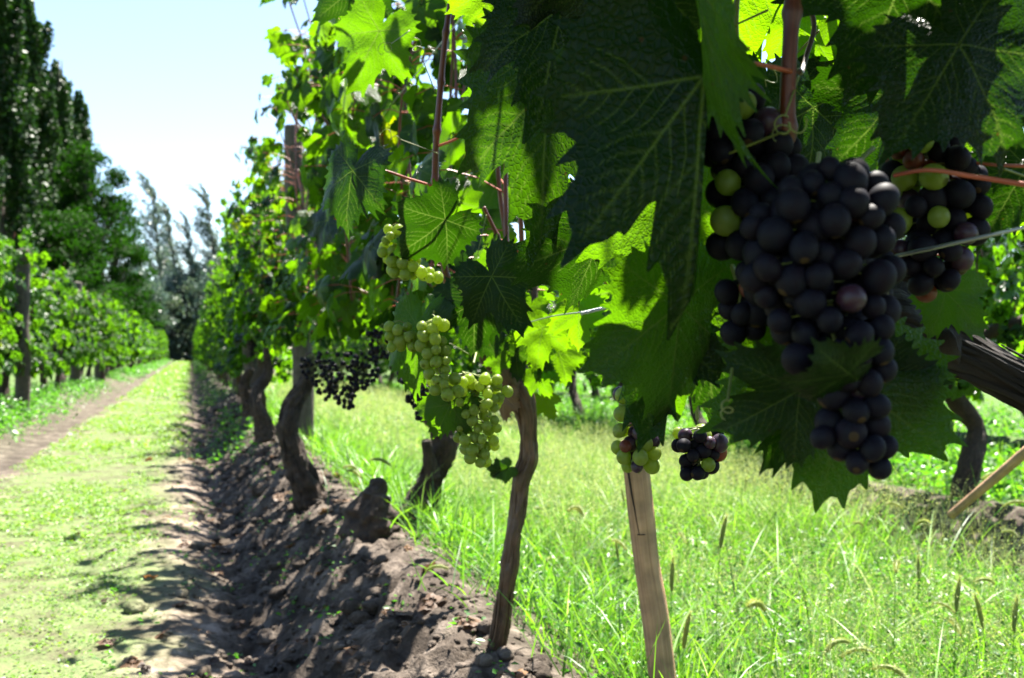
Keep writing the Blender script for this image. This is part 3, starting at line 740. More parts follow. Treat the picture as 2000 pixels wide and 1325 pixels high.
HL = [
 # big dark leaf in front and its neighbours, low rnd paints their shade
 dict(J=(1368, 158), ang=93, Lpx=500, d=.60, roll=-6, pitch=6, tpl=5, pet=(1545, 140, .645), rnd=.10, wide=.86),
 dict(J=(1378, -30), ang=86, Lpx=400, d=.575, roll=78, pitch=0, tpl=1, rnd=.5, wide=.32),
 dict(J=(1100, 20), ang=104, Lpx=255, d=.74, roll=10, pitch=10, tpl=6, rnd=.14, wide=.9),
 dict(J=(1075, 165), ang=95, Lpx=335, d=.80, roll=12, pitch=-5, tpl=6, rnd=.25, wide=.8),
 dict(J=(1165, 455), ang=148, Lpx=165, d=.86, roll=-30, pitch=30, tpl=3, rnd=.2),
 dict(J=(1250, -60), ang=100, Lpx=190, d=.68, roll=0, pitch=-30, tpl=2, rnd=.14),
 dict(J=(1130, -70), ang=80, Lpx=170, d=.72, roll=10, pitch=-20, tpl=0, rnd=.14),
 dict(J=(955, -20), ang=100, Lpx=105, d=1.15, roll=10, pitch=-10, tpl=2, rnd=.85),
 dict(J=(1022, 121), ang=148, Lpx=140, d=1.05, roll=-15, pitch=0, tpl=0, pet=(1090, 105, 1.05), rnd=.5),
 dict(J=(1300, 370), ang=88, Lpx=235, d=.74, roll=15, pitch=5, tpl=2, rnd=.6),
 dict(J=(1322, 595), ang=90, Lpx=262, d=.70, roll=-18, pitch=-5, tpl=1, rnd=.42, wide=.85),
 dict(J=(1285, 620), ang=97, Lpx=235, d=.73, roll=25, pitch=5, tpl=2, rnd=.17, wide=.8),
 dict(J=(1370, 600), ang=84, Lpx=240, d=.76, roll=10, pitch=5, tpl=0, rnd=.14, wide=.8),
 # lit leaves above, high rnd puts a lit tone into them
 dict(J=(1445, -70), ang=96, Lpx=215, d=1.02, roll=8, pitch=-12, tpl=2, rnd=.82, wide=1.1),
 dict(J=(1330, -40), ang=110, Lpx=130, d=1.1, roll=0, pitch=-15, tpl=0, rnd=.7),
 dict(J=(1560, 30), ang=70, Lpx=110, d=1.05, roll=20, pitch=0, tpl=2, rnd=.8),
 dict(J=(1640, 165), ang=150, Lpx=110, d=1.0, roll=10, pitch=5, tpl=4, rnd=.75),
 dict(J=(1600, 90), ang=60, Lpx=90, d=1.0, roll=20, pitch=5, tpl=1, rnd=.7),
 dict(J=(1500, 190), ang=100, Lpx=200, d=1.0, roll=15, pitch=5, tpl=1, rnd=.2),
 dict(J=(1590, 210), ang=95, Lpx=200, d=.95, roll=-15, pitch=0, tpl=2, rnd=.17),
 # right upper dark leaves
 dict(J=(1770, -60), ang=108, Lpx=235, d=.66, roll=5, pitch=-18, tpl=2, rnd=.14, wide=1.1),
 dict(J=(1868, 92), ang=62, Lpx=250, d=.62, roll=-10, pitch=10, tpl=1, rnd=.17, wide=1.15),
 dict(J=(1985, 30), ang=100, Lpx=260, d=.68, roll=15, pitch=-5, tpl=0, rnd=.17),
 dict(J=(1745, 190), ang=130, Lpx=190, d=.78, roll=-10, pitch=10, tpl=2, rnd=.14, pet=(1748, 240, .85)),
 dict(J=(1890, -30), ang=85, Lpx=80, d=.85, roll=10, pitch=-65, tpl=2, rnd=.5),
 dict(J=(1990, -20), ang=110, Lpx=150, d=.95, roll=10, pitch=0, tpl=4, rnd=.7),
 dict(J=(1900, 130), ang=80, Lpx=170, d=1.0, roll=10, pitch=0, tpl=2, rnd=.75),
 dict(J=(2005, 330), ang=125, Lpx=170, d=.72, roll=35, pitch=5, tpl=1, rnd=.2),
 dict(J=(1990, 390), ang=150, Lpx=80, d=1.1, roll=0, pitch=5, tpl=2, rnd=.85),
 dict(J=(1885, 330), ang=80, Lpx=95, d=.95, roll=0, pitch=5, tpl=4, rnd=.8),
 dict(J=(1848, 570), ang=48, Lpx=110, d=.74, roll=5, pitch=0, tpl=2, rnd=.55, pet=(1780, 500, .74)),
 # behind and under the big bunch
 dict(J=(1635, 730), ang=97, Lpx=270, d=.655, roll=5, pitch=10, tpl=0, rnd=.45, wide=1.15),
 dict(J=(1560, 762), ang=148, Lpx=180, d=.63, roll=-8, pitch=0, tpl=4, rnd=.25),
 dict(J=(1600, 745), ang=122, Lpx=195, d=.665, roll=0, pitch=5, tpl=2, rnd=.2, wide=.85),
 dict(J=(1715, 740), ang=55, Lpx=150, d=.66, roll=30, pitch=5, tpl=3, rnd=.17),
 dict(J=(1655, 725), ang=162, Lpx=150, d=.545, roll=-55, pitch=10, tpl=1, rnd=.14, wide=.8),
 dict(J=(1450, 560), ang=85, Lpx=150, d=.74, roll=-20, pitch=0, tpl=2, rnd=.17),
 dict(J=(1740, 690), ang=70, Lpx=90, d=.72, roll=0, pitch=0, tpl=2, rnd=.5),
]
for h in HL: hero_leaf(parent=H, **h)

# hero vine foliage: unseen top widened to shade the near leaves, and far side
rng = np.random.default_rng(61)
canesH = cane_paths(rng, .62, .60, 15, .96, 1.95, 1.0) + cane_paths(rng, .38, .62, 12, .94, 1.75, .85) + cane_paths(rng, .24, .55, 8, .98, 1.32, .6)
def keepH(p):
    if not unlit(p): return False
    v = p-CAM; d = v@F_
    if d < .1: return p[2] > .95
    x = 1000+FPX*(v@R_)/d; y = 662.5-FPX*(v@U_)/d
    return y < -(.105*FPX/d + 25)
pb = MB(); fb = make_foliage(rng, canesH, 2.6, MID, .09, .45, .85, petioles=pb, keep=keepH, stretch=.45)
# far side leaves seen through the gaps
def keepB(p):
    if not unlit(p): return False
    v = p-CAM; d = v@F_
    if d < .95: return False
    x = 1000+FPX*(v@R_)/d; y = 662.5-FPX*(v@U_)/d
    if 1105 < x < 1190 and 60 < y < 190: return False
    if x > 1880 and 230 < y: return False
    if 1560 < x < 1600 and 150 < y < 200: return False
    return y < 560 and x > 1050
canesB = cane_paths(rng, .86, 1.0, 9, .70, 1.6, .9)
make_foliage(rng, canesB, 1.6, MID, .08, .82, .70, petioles=pb, keep=keepB, mb=fb)
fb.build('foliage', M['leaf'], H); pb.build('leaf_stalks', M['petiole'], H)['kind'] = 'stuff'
for c in canesH[:15]:
    cb = MB(); tube(cb, c, np.linspace(.005, .003, len(c)), 8, 20); cb.build('cane', M['cane'], H)

# ------------------------------------------------------------------ grape bunches with single berries
sph = {}
def sphere_mesh(mat):
    if mat not in sph:
        mb = MB(); V, F2 = subdiv(IC3, IF3); V = V.copy(); V[:, 2] *= 1.05; mb.add(V, T=F2); sph[mat] = mb.mesh('grape', M[mat])
    return sph[mat]
def bunch(parent, stem_pts, centre, rx, dist, berry, seed, mats, maxn=95, depth=.8, tries=9000, sr=.0018, label=None, gap=1.72):
    """centre: list of (px,py) down the bunch, rx: half width in px at each, dist: metres"""
    rng = np.random.default_rng(seed)
    C = np.array(centre, float); W = np.array(rx, float); t = np.linspace(0, 1, len(C))
    Lt = np.linspace(0, 1, len(C))
    mb = MB(); path = [P(c[0], c[1], dist) for c in centre]
    tube(mb, [P(*p) for p in stem_pts], sr, 8, 16)
    if len(path) > 2: tube(mb, path, np.linspace(sr*.9, sr*.5, len(path)), 6, 16)
    pts = []; stalks = []
    for _ in range(tries):
        u = rng.random(); c = np.array([np.interp(u, Lt, C[:, 0]), np.interp(u, Lt, C[:, 1])]); w = np.interp(u, Lt, W)
        a = rng.random()*6.283; rr = (rng.random()**.35)
        off = np.array([math.cos(a)*rr, math.sin(a)*rr*depth])
        p = P(c[0], c[1], dist) + R_*off[0]*w*dist/FPX - F_*off[1]*w*dist/FPX
        # those facing the camera first
        if off[1] < -.35 and rng.random() < .6: continue
        r = berry*rng.uniform(.74, 1.10)
        if all(np.sum((p-q[0])**2) > ((r+q[1])*gap/2)**2 for q in pts):
            pts.append((p, r)); ax = P(c[0], c[1]-12, dist); stalks.append((ax, p))
        if len(pts) >= maxn: break
    for a, p in stalks: tube(mb, [a, (a*.4+p*.6)+np.array([0, 0, .002]), p], [.0009, .0007, .0007], 5, 5, cap=False)
    g = mb.build('grape_bunch', M['stalk'], parent)
    if label: g['label'] = label
    for p, r in pts:
        k = rng.random(); acc = 0
        for nm, w in mats:
            acc += w
            if k < acc: break
        o = bpy.data.objects.new('grape', sphere_mesh(nm)); col.objects.link(o)
        e = Matrix.Rotation(rng.normal()*.6, 4, 'X') @ Matrix.Rotation(rng.normal()*.6, 4, 'Y')
        place(o, Matrix.Translation(Vector(p)) @ e @ Matrix.Diagonal(Vector((r*rng.uniform(.94, 1.05), r*rng.uniform(.94, 1.05), r*rng.uniform(.95, 1.1), 1))), g)
    return g
DK = [('grape_dark', .93), ('grape_purple', .07)]
bunch(H, [(1705, 290, .66), (1660, 330, .62)], [(1640, 330), (1610, 430), (1600, 540), (1625, 650), (1660, 760), (1672, 860), (1685, 915)], [70, 140, 140, 110, 62, 68, 35], .575, .0094, 5, DK, 100, depth=.55, gap=1.6, tries=16000, label='largest dark bunch')
bunch(H, [(1600, 300, .70), (1590, 370, .655)], [(1590, 380), (1575, 470), (1580, 560), (1610, 650), (1650, 740)], [110, 150, 140, 105, 60], .65, .0096, 25, DK, 95, depth=.6, gap=1.6, tries=12000)
bunch(H, [(1462, 160, .70), (1440, 190, .66)], [(1435, 190), (1460, 270), (1490, 370), (1490, 480)], [32, 78, 90, 85], .66, .0097, 6, [('grape_dark', .88), ('grape_purple', .06), ('grape_green', .06)], 62, gap=1.6)
bunch(H, [(1775, 215, .75), (1790, 260, .72)], [(1800, 280), (1825, 350), (1830, 430), (1820, 510), (1810, 570)], [70, 90, 85, 65, 40], .70, .0095, 7, [('grape_dark', .62), ('grape_purple', .14), ('grape_green', .14), ('grape_red', .10)], 62, label='bunch with green and red berries among the dark ones')
bunch(H, [(1430, 520, .7), (1440, 550, .68)], [(1445, 560), (1445, 610), (1445, 665)], [45, 40, 22], .66, .0095, 8, [('grape_dark', .4), ('grape_purple', .3), ('grape_red', .3)], 16)
bunch(H, [(1225, 700, .93), (1232, 740, .93)], [(1228, 770), (1240, 830), (1243, 885), (1248, 925)], [28, 34, 38, 28], .93, .0076, 19, [('grape_green', .62), ('grape_purple', .28), ('grape_red', .10)], 34, gap=1.62, label='small loose bunch of green and purple berries before the pale stake')
bunch(H, [(1360, 790, .93), (1362, 820, .93)], [(1362, 845), (1368, 880), (1362, 925)], [40, 44, 28], .93, .0078, 23, [('grape_dark', .62), ('grape_purple', .14), ('grape_green', .16), ('grape_red', .08)], 30, gap=1.62, label='small bunch hanging right of the pale stake')
GR = [('grape_green', 1.0)]
bunch(near1, [(930, 690, 1.55), (925, 710, 1.5)], [(900, 735), (925, 765), (932, 820), (932, 870), (935, 905)], [72, 70, 46, 36, 18], 1.45, .0086, 11, GR, 98, depth=.9, gap=1.6, tries=14000, label='green unripe bunch beside the slim trunk')
bunch(near1, [(850, 590, 1.55), (848, 610, 1.4)], [(845, 625), (850, 680), (862, 740), (875, 775)], [24, 28, 28, 22], 1.37, .0088, 12, GR, 36)
bunch(near1, [(782, 590, 1.6), (780, 610, 1.55)], [(778, 635), (790, 680)], [20, 28], 1.39, .0088, 13, GR, 14)
bunch(near1, [(790, 420, 1.6), (780, 430, 1.6)], [(778, 445), (770, 490), (800, 530), (830, 545)], [22, 30, 40, 34], 1.5, .0088, 14, GR, 40)
bunch(near3, [(660, 640, 3.1), (665, 660, 3.1)], [(655, 690), (668, 730), (672, 770), (680, 800)], [52, 48, 26, 8], 3.05, .0082, 15, [('grape_dark', 1.0)], 90, depth=1)
bunch(near3, [(605, 650, 3.4), (605, 670, 3.4)], [(610, 700), (628, 740), (645, 780)], [34, 30, 12], 3.3, .0082, 16, [('grape_dark', 1.0)], 60, depth=1)
bunch(near3, [(715, 640, 3.0), (715, 660, 3.0)], [(716, 690), (712, 740), (700, 765)], [32, 26, 10], 3.0, .0082, 17, [('grape_dark', 1.0)], 55, depth=1)
bunch(near2, [(790, 680, 2.6), (795, 690, 2.6)], [(800, 710), (815, 770), (825, 820)], [36, 26, 10], 2.6, .0082, 18, [('grape_dark', 1.0)], 60, depth=1)
bunch(near2, [(735, 600, 2.8), (745, 610, 2.8)], [(745, 640), (750, 700)], [28, 22], 2.8, .0082, 20, [('grape_dark', .9), ('grape_green', .1)], 36, depth=1)

# hand placed canes, stalks and leaves of the slim-trunk vine
cane([P(880, 600, 1.6), P(868, 520, 1.58), P(853, 430, 1.57), P(850, 330, 1.56), P(857, 215, 1.55), P(865, 120, 1.55), P(880, 0, 1.55)], .0058, .0045, near1, seed=11)
cane([P(850, 365, 1.56), P(800, 350, 1.53), P(740, 332, 1.5), P(690, 333, 1.48)], .0022, .0018, near1, seed=12, mat='petiole', name='shoot')
cane([P(857, 285, 1.55), P(890, 272, 1.53), P(930, 240, 1.5)], .0022, .0017, near1, seed=13, mat='petiole', name='shoot')
cane([P(1040, 650, 1.95), P(1000, 540, 1.85), P(975, 470, 1.8), P(945, 405, 1.78)], .005, .0032, near1, seed=14)
cane([P(1005, 530, 1.85), P(1040, 505, 1.8), P(1080, 485, 1.75)], .002, .0016, near1, seed=15, mat='petiole', name='shoot')
ML = [
 dict(J=(1008, 690), ang=85, Lpx=52, d=1.88, roll=10, pitch=0, tpl=2, rnd=.25),
 dict(J=(1040, 672), ang=75, Lpx=62, d=1.9, roll=-10, pitch=0, tpl=0, rnd=.7),
 dict(J=(948, 655), ang=118, Lpx=58, d=1.80, roll=15, pitch=0, tpl=1, rnd=.2),
 dict(J=(1052, 735), ang=65, Lpx=52, d=1.9, roll=15, pitch=0, tpl=4, rnd=.6),
 dict(J=(975, 700), ang=100, Lpx=38, d=1.82, roll=-20, pitch=0, tpl=2, rnd=.5),
 dict(J=(1035, 600), ang=110, Lpx=60, d=1.93, roll=15, pitch=0, tpl=0, rnd=.65),
 dict(J=(692, 335), ang=105, Lpx=130, d=1.48, roll=35, pitch=0, tpl=1, rnd=.17),
 dict(J=(978, 585), ang=112, Lpx=85, d=1.5, roll=20, pitch=0, tpl=2, rnd=.14),
 dict(J=(930, 590), ang=95, Lpx=110, d=1.4, roll=10, pitch=0, tpl=0, rnd=.14),
 dict(J=(820, 640), ang=100, Lpx=150, d=1.42, roll=25, pitch=0, tpl=1, rnd=.45, wide=.7),
 dict(J=(960, 540), ang=60, Lpx=120, d=1.35, roll=10, pitch=5, tpl=2, rnd=.14),
 dict(J=(870, 430), ang=140, Lpx=120, d=1.45, roll=-25, pitch=0, tpl=3, rnd=.17),
 dict(J=(740, 60), ang=120, Lpx=120, d=1.7, roll=10, pitch=-20, tpl=2, rnd=.5),
 dict(J=(690, -20), ang=90, Lpx=110, d=1.9, roll=10, pitch=-10, tpl=0, rnd=.2),
 dict(J=(1130, 610), ang=90, Lpx=80, d=1.7, roll=10, pitch=0, tpl=4, rnd=.8),
 dict(J=(1060, 640), ang=100, Lpx=80, d=1.8, roll=15, pitch=0, tpl=2, rnd=.75),
 dict(J=(1090, 690), ang=70, Lpx=70, d=1.9, roll=-15, pitch=0, tpl=1, rnd=.7),
 dict(J=(1060, 780), ang=60, Lpx=45, d=1.95, roll=10, pitch=0, tpl=2, rnd=.9),
 dict(J=(990, 915), ang=150, Lpx=36, d=1.93, roll=30, pitch=0, tpl=1, rnd=.5),
 dict(J=(975, 920), ang=200, Lpx=30, d=1.93, roll=-20, pitch=0, tpl=2, rnd=.2),
 dict(J=(640, 430), ang=170, Lpx=60, d=2.6, roll=20, pitch=-45, tpl=2, rnd=.14),
 dict(J=(880, 790), ang=115, Lpx=80, d=1.42, roll=0, pitch=0, tpl=1, rnd=.5),
]
for h in ML: hero_leaf(parent=near1, **h)
hero_leaf(parent=near1, J=(985, 770), ang=100, Lpx=52, d=1.9, roll=40, pitch=0, tpl=3, rnd=.5, mat='dryleaf', label='withered brown leaf')

sh = np.array([P(700, 330, 4.0), P(650, 260, 4.0), P(610, 190, 4.0), P(560, 95, 4.0)])
cane(list(sh), .006, .0035, near3, seed=21, mat='cane')
sh2 = np.array([P(690, 300, 4.1), P(600, 260, 4.1), P(545, 170, 4.1)]); cane(list(sh2), .005, .003, near3, seed=22, mat='cane')
rng = np.random.default_rng(91); fb = MB(); A = []
for C in (sh, sh2): A += side_leaves(rng, C, 1.7, reach=.06)
J = np.array([a[0] for a in A]); add_leaves(fb, MID, J, np.array([a[2] for a in A]), np.array([a[3] for a in A]), .062*rng.uniform(.6, 1.1, len(A)), leaf_rnd(rng, len(A)), rng)
fb.build('foliage', M['leaf'], near3)
# ------------------------------------------------------------------ stump
def ground_pt(px, py):
    v = F_ + R_*(px-1000)/FPX + U_*(662.5-py)/FPX
    t = .3
    for _ in range(4000):
        p = CAM+v*t
        if p[2] < float(ground_base(np.array(p[0]), np.array(p[1]))): break
        t += .01
    return p
sp = P(722, 1045, 3.15); mb = MB()
tube(mb, [sp+np.array([0, 0, -.08]), sp+np.array([0, 0, .03]), sp+np.array([.01, 0, .09]), sp+np.array([.02, 0, .13])], [.085, .075, .06, .045], 30, 40, rough=.45, seed=9, ridges=7, freq=26)
st = mb.build('vine_stump', M['bark'], base=sp); tag(st, 'low dark gnarled vine stump on the bank beside the thick crooked trunk', 'stump')
mb = MB(); tube(mb, [sp+np.array([0, 0, .10]), sp+np.array([.03, .01, .155]), sp+np.array([.045, .0, .175])], [.03, .026, .01], 16, 16, rough=.5, seed=12, ridges=5)
mb.build('knob', M['bark'], st)

# ------------------------------------------------------------------ posts, stakes, wires
def post(px, py, d, top_px, top_py, rad, label, group, mat='post', name='trellis_post', below=.15, seed=1, ntop=None, cut=True):
    a = P(px, py, d); b = P(top_px, top_py, d if ntop is None else ntop)
    v = unit(b-a); mb = MB(); root = empty(name, a)
    k_ = .18*rad if mat == 'post' else .10*rad
    pts = [a - v*below, a+(b-a)*.33+R_*k_, a+(b-a)*.52-R_*k_*.6, a+(b-a)*.7-R_*k_*.4, b]
    tube(mb, pts, [rad*1.08, rad*1.04, rad*.96, rad, rad*.93], 24, 90, rough=.07, seed=seed, freq=4)
    mb.build('shaft', M[mat], root)
    tag(root, label, 'post', group); return root, a, b
GP = 'wooden trellis posts'
post(592, 875, 6.2, 573, 247, .062, 'tall grey wooden post standing in the right row', GP, seed=2)
post(42, 795, 10.6, 46, 488, .075, 'dark wooden post at the left edge of the photo in the left row', GP, seed=3)
post(145, 745, 16.6, 151, 552, .085, 'second dark post of the left row', GP, seed=4)
post(487, 800, 8.2, 490, 560, .06, 'brown post behind the forked trunk in the right row', GP, seed=5)
post(1462, 800, 7.0, 1462, 560, .05, 'grey post of the second row behind the grass in the middle', GP, seed=6)
for k, (x, y) in enumerate(((-1.9, 23), (-1.9, 30), (.62, 14), (.62, 21), (3.25, 14))):
    rt = empty('trellis_post', (x, y, -.02)); mb = MB()
    tube(mb, [(x, y, -.2), (x+.01, y, .8), (x, y+.02, 1.75)], [.06, .058, .055], 14, 30, rough=.05, seed=20+k, freq=4); mb.build('shaft', M['post'], rt)
    tag(rt, 'distant wooden post almost hidden in the leaves of a row', 'post', GP)
sroot, sa, sb = post(1293, 1345, 1.72, 1236, 860, .0235, 'pale peeled wooden stake under the small green and purple bunch', 'thin stakes', mat='stake', name='wooden_stake', below=.12, seed=7)
# split along the stake and a dark nail
v = unit(sb-sa); mb = MB()
p0 = sa+(sb-sa)*.63; side = -F_*.0238
tube(mb, [p0+side-R_*.014, p0+side-R_*.0+v*.0], [.0011, .0008], 5, 4); mb.build('nail', M['bark'], sroot)
mb = MB(); tube(mb, [p0-F_*.0205-R_*.0105, p0+v*.08-F_*.0185-R_*.0155, p0+v*.16-F_*.0165-R_*.0185], [.0010, .0018, .0012], 5, 14); mb.build('crack', M['bark'], sroot)
a = P(1930, 945, 2.6); b = P(2060, 835, 2.45); mb = MB()
rt = empty('wooden_stake', a); tube(mb, [a-unit(b-a)*.15, (a+b)/2, b], [.012, .014, .014], 12, 20, rough=.08, seed=3); mb.build('shaft', M['stake'], rt)
tag(rt, 'slanting pale stick at the right edge of the photo above the grass', 'stake', 'thin stakes')
def wire(pts, r, label, twist=None):
    mb = MB(); tube(mb, pts, r, 6, max(len(pts), 40)); o = mb.build('trellis_wire', M['wire']) ; tag(o, label, 'wire', 'trellis wires'); return o
wire([P(2060, 431, .60), P(1780, 494, .66), P(1480, 548, .95), P(1180, 603, 1.35), P(960, 655, 1.9), P(935, 664, 1.92)], .0013, 'thick bright wire from the slim trunk past the near dark bunches')
mb = MB()
for s in (0, math.pi):
    t = np.linspace(0, 1, 40); A, B = P(1182, 602, 1.348), P(1135, 613, 1.43)
    pts = A + (B-A)*t[:, None] + .0024*(np.cos(t*50+s)[:, None]*U_ + np.sin(t*50+s)[:, None]*F_)
    tube(mb, pts, .0010, 5, 60)
o = mb.build('wire_splice', M['wire']); tag(o, 'twisted wire splice on the thick bright wire left of the big leaves', 'wire splice')
def row_wire(x, z, y0, y1, label):
    wire([(x, y0, z), (x+.01, y0+(y1-y0)*.15, z-.012), (x, y0+(y1-y0)*.35, z+.005), (x, y1, z)], .0013, label)
row_wire(.60, 1.01, -1, 60, 'thin wire through the near canopy at shoulder height of the vines')
row_wire(.56, 1.34, -1, 60, 'thin upper wire through the near row leaves')
row_wire(-1.86, .93, 8, 60, 'lower wire of the left row in front of the posts')
row_wire(-1.86, 1.45, 8, 60, 'upper wire of the left row between the post tops')
row_wire(3.22, .66, 0, 30, 'wire of the second row behind the grass')

# ------------------------------------------------------------------ ground cover, weeds and grass
def strip_blades(mb, rng, n, X, Y, hgt, wid, lean=.5, curve=.5, nseg=4, rnd=None, zoff=0, maxang=None):
    z = ground_h(X, Y, True)+zoff
    a = rng.random(n)*6.283; fx = np.c_[np.cos(a), np.sin(a), np.zeros(n)]
    fa = a + rng.normal(size=n)*1.0+1.57; wdir = np.c_[np.cos(fa), np.sin(fa), np.zeros(n)]
    h = hgt; ln = (lean*rng.random(n))[:, None]; cv = (curve*rng.random(n))[:, None]
    base = np.c_[X, Y, z-.01]
    P_ = []
    for k in range(nseg+1):
        t = k/nseg
        out = fx*(ln*t + cv*t*t)*h[:, None]; up = np.c_[np.zeros(n), np.zeros(n), h*(t - .45*(cv[:, 0])*t**3)]
        c = base+out+up; w = (wid*(1-t**1.6)*(.55+.45*min(1, t*4)))[:, None]
        if k == nseg: P_.append(c); 
        else: P_.append(c-wdir*w); P_.append(c+wdir*w)
    V = np.stack(P_, 1); m = V.shape[1]; off = (np.arange(n)*m)[:, None, None]
    q = np.array([[2*k, 2*k+1, 2*k+3, 2*k+2] for k in range(nseg-1)]); t3 = np.array([[2*nseg-2, 2*nseg-1, 2*nseg]])
    mb.add(V.reshape(-1, 3), (t3[None]+off).reshape(-1, 3), (q[None]+off).reshape(-1, 4), rnd=np.repeat(rng.random(n)*.85 if rnd is None else rnd, m))
def leaflets(mb, rng, X, Y, Z, S, flat=.6, rnd=None, asp=.55):
    n = len(X); a = rng.random(n)*6.283; t = unit(np.c_[np.cos(a), np.sin(a), rng.normal(size=n)*.35])
    nn = np.c_[rng.normal(size=n)*(1-flat), rng.normal(size=n)*(1-flat), np.ones(n)*flat+.1]
    nn = unit(nn-(nn*t).sum(1, keepdims=True)*t); x = np.cross(t, nn)
    p = np.c_[X, Y, Z]; s = S[:, None]
    V = np.stack([p, p+t*s*.5+x*s*asp*.5+nn*s*.10, p+t*s, p+t*s*.5-x*s*asp*.5+nn*s*.10], 1)
    off = (np.arange(n)*4)[:, None, None]
    mb.add(V.reshape(-1, 3), T=(np.array([[0, 1, 2], [0, 2, 3]])[None]+off).reshape(-1, 3), rnd=np.repeat(rng.random(n)*.8 if rnd is None else rnd, 4))
rng = np.random.default_rng(5)
# path cover: tiny bright leaves, thinning out towards the bank and the camera
mb = MB()
for (y0, y1, n, s) in ((1.9, 4, 42000, .011), (4, 8, 50000, .016), (8, 16, 36000, .026), (16, 34, 26000, .05), (34, 86, 20000, .10)):
    X = rng.uniform(-1.25, .12, n); Y = rng.uniform(y0, y1, n)
    dens = smooth(-1.12, -.92, X)*(1-smooth(-.18, .10, X))*(.22+.78*smooth(2.2, 5.0, Y))
    pat = fbm(X*2.3, Y*1.4, octv=4, seed=61)
    fine = fbm(X*11, Y*11, octv=3, seed=62)
    k = rng.random(n) < dens*smooth(-.22, .32, pat+.20)*smooth(-.35, .25, fine+.12)*1.1
    X, Y = X[k], Y[k]; n = len(X)
    leaflets(mb, rng, X, Y, ground_h(X, Y)+rng.random(n)*.010*(s/.011)**.4, s*rng.uniform(.5, 1.3, n), flat=.65, asp=.7)
o = mb.build('ground_cover', M['cover'], smooth=False); tag(o, 'low bright green ground cover on the path between the rows', 'ground cover', kind='stuff')
# sparse weeds on the bank and along the rows
mb = MB()
n = 260; cx = .35+rng.normal(size=n)*.26; cyy = 1.4+rng.random(n)**1.4*13
for x, y in zip(cx, cyy):
    m = int(rng.integers(5, 18)); X = x+rng.normal(size=m)*.02; Y = y+rng.normal(size=m)*.02
    leaflets(mb, rng, X, Y, ground_h(X, Y)+rng.random(m)*.03, rng.uniform(.008, .022, m), flat=.5)
for (xc, sx_, n, y0, y1, s, hh) in ((-1.75, .17, 14000, 8, 30, .045, .16), (-1.7, .18, 9000, 30, 86, .09, .16), (.35, .14, 3500, 7, 30, .04, .13), (.5, .14, 4000, 30, 86, .08, .15), (-2.6, .5, 9000, 8, 30, .05, .1)):
    X = xc+rng.normal(size=n)*sx_; Y = y0+(y1-y0)*rng.random(n)**1.3
    k = fbm(X*2, Y*1.1, octv=2, seed=66) > -.15; X, Y = X[k], Y[k]; n = len(X)
    leaflets(mb, rng, X, Y, ground_h(X, Y)+rng.random(n)**1.5*hh, s*rng.uniform(.5, 1.2, n), flat=.4)
o = mb.build('weeds', M['weed'], smooth=False); tag(o, 'small leafy weeds growing on the bank and along the rows', 'weeds', kind='stuff')
# right strip: low leafy weeds
mb = MB()
def strip_pts(n, y0, y1, x0=.78, x1=2.95, seed=0):
    X = rng.uniform(x0, x1, n); Y = rng.uniform(y0, y1, n); return X, Y
for (y0, y1, n, s, x1) in ((.8, 3, 42000, .016, 2.9), (3, 6, 42000, .024, 3.6), (6, 12, 28000, .04, 3.6), (12, 26, 15000, .07, 3.6)):
    X, Y = strip_pts(n, y0, y1, .66, x1)
    dens = smooth(.64, .88, X)*(1-.96*smooth(2.40, 2.75, X)*(Y < 4.9))*smooth(-.5, .1, fbm(X*2.5, Y*2.5, octv=3, seed=71)+.15)
    k = rng.random(n) < dens; X, Y = X[k], Y[k]; n = len(X)
    leaflets(mb, rng, X, Y, ground_h(X, Y)+rng.random(n)**1.3*(.085+.06*fbm(X*3, Y*3, octv=2, seed=72)), s*rng.uniform(.5, 1.4, n), flat=.35)
for (x0, x1, y0, y1, n) in ((3.5, 5.6, 1.5, 20, 26000), (6.1, 9, 3, 26, 16000)):
    X = rng.uniform(x0, x1, n); Y = rng.uniform(y0, y1, n)
    leaflets(mb, rng, X, Y, ground_h(X, Y)+rng.random(n)**1.3*.14, rng.uniform(.03, .07, n), flat=.35)
o = mb.build('leafy_weeds', M['weed'], smooth=False); tag(o, 'bright leafy weeds under the grass right of the near row', 'weeds', kind='stuff')
# grass blades
mb = MB()
for (y0, y1, n, h0, w, x1) in ((.6, 3, 8500, .16, .0016, 3.0), (3, 6, 15000, .21, .0026, 3.6), (6, 12, 15000, .22, .004, 3.6), (12, 26, 9000, .22, .008, 3.6)):
    X, Y = strip_pts(n, y0, y1, .64, x1)
    dens = smooth(.62, .86, X)*(1-.94*smooth(2.35, 2.75, X)*(Y < 4.9))
    k = rng.random(n) < dens; X, Y = X[k], Y[k]; n = len(X)
    strip_blades(mb, rng, n, X, Y, h0*rng.uniform(.4, 1.25, n)*(1+.55*fbm(X*1.7, Y*1.7, octv=3, seed=77)), w*rng.uniform(.6, 1.5, n), lean=.6, curve=.7)
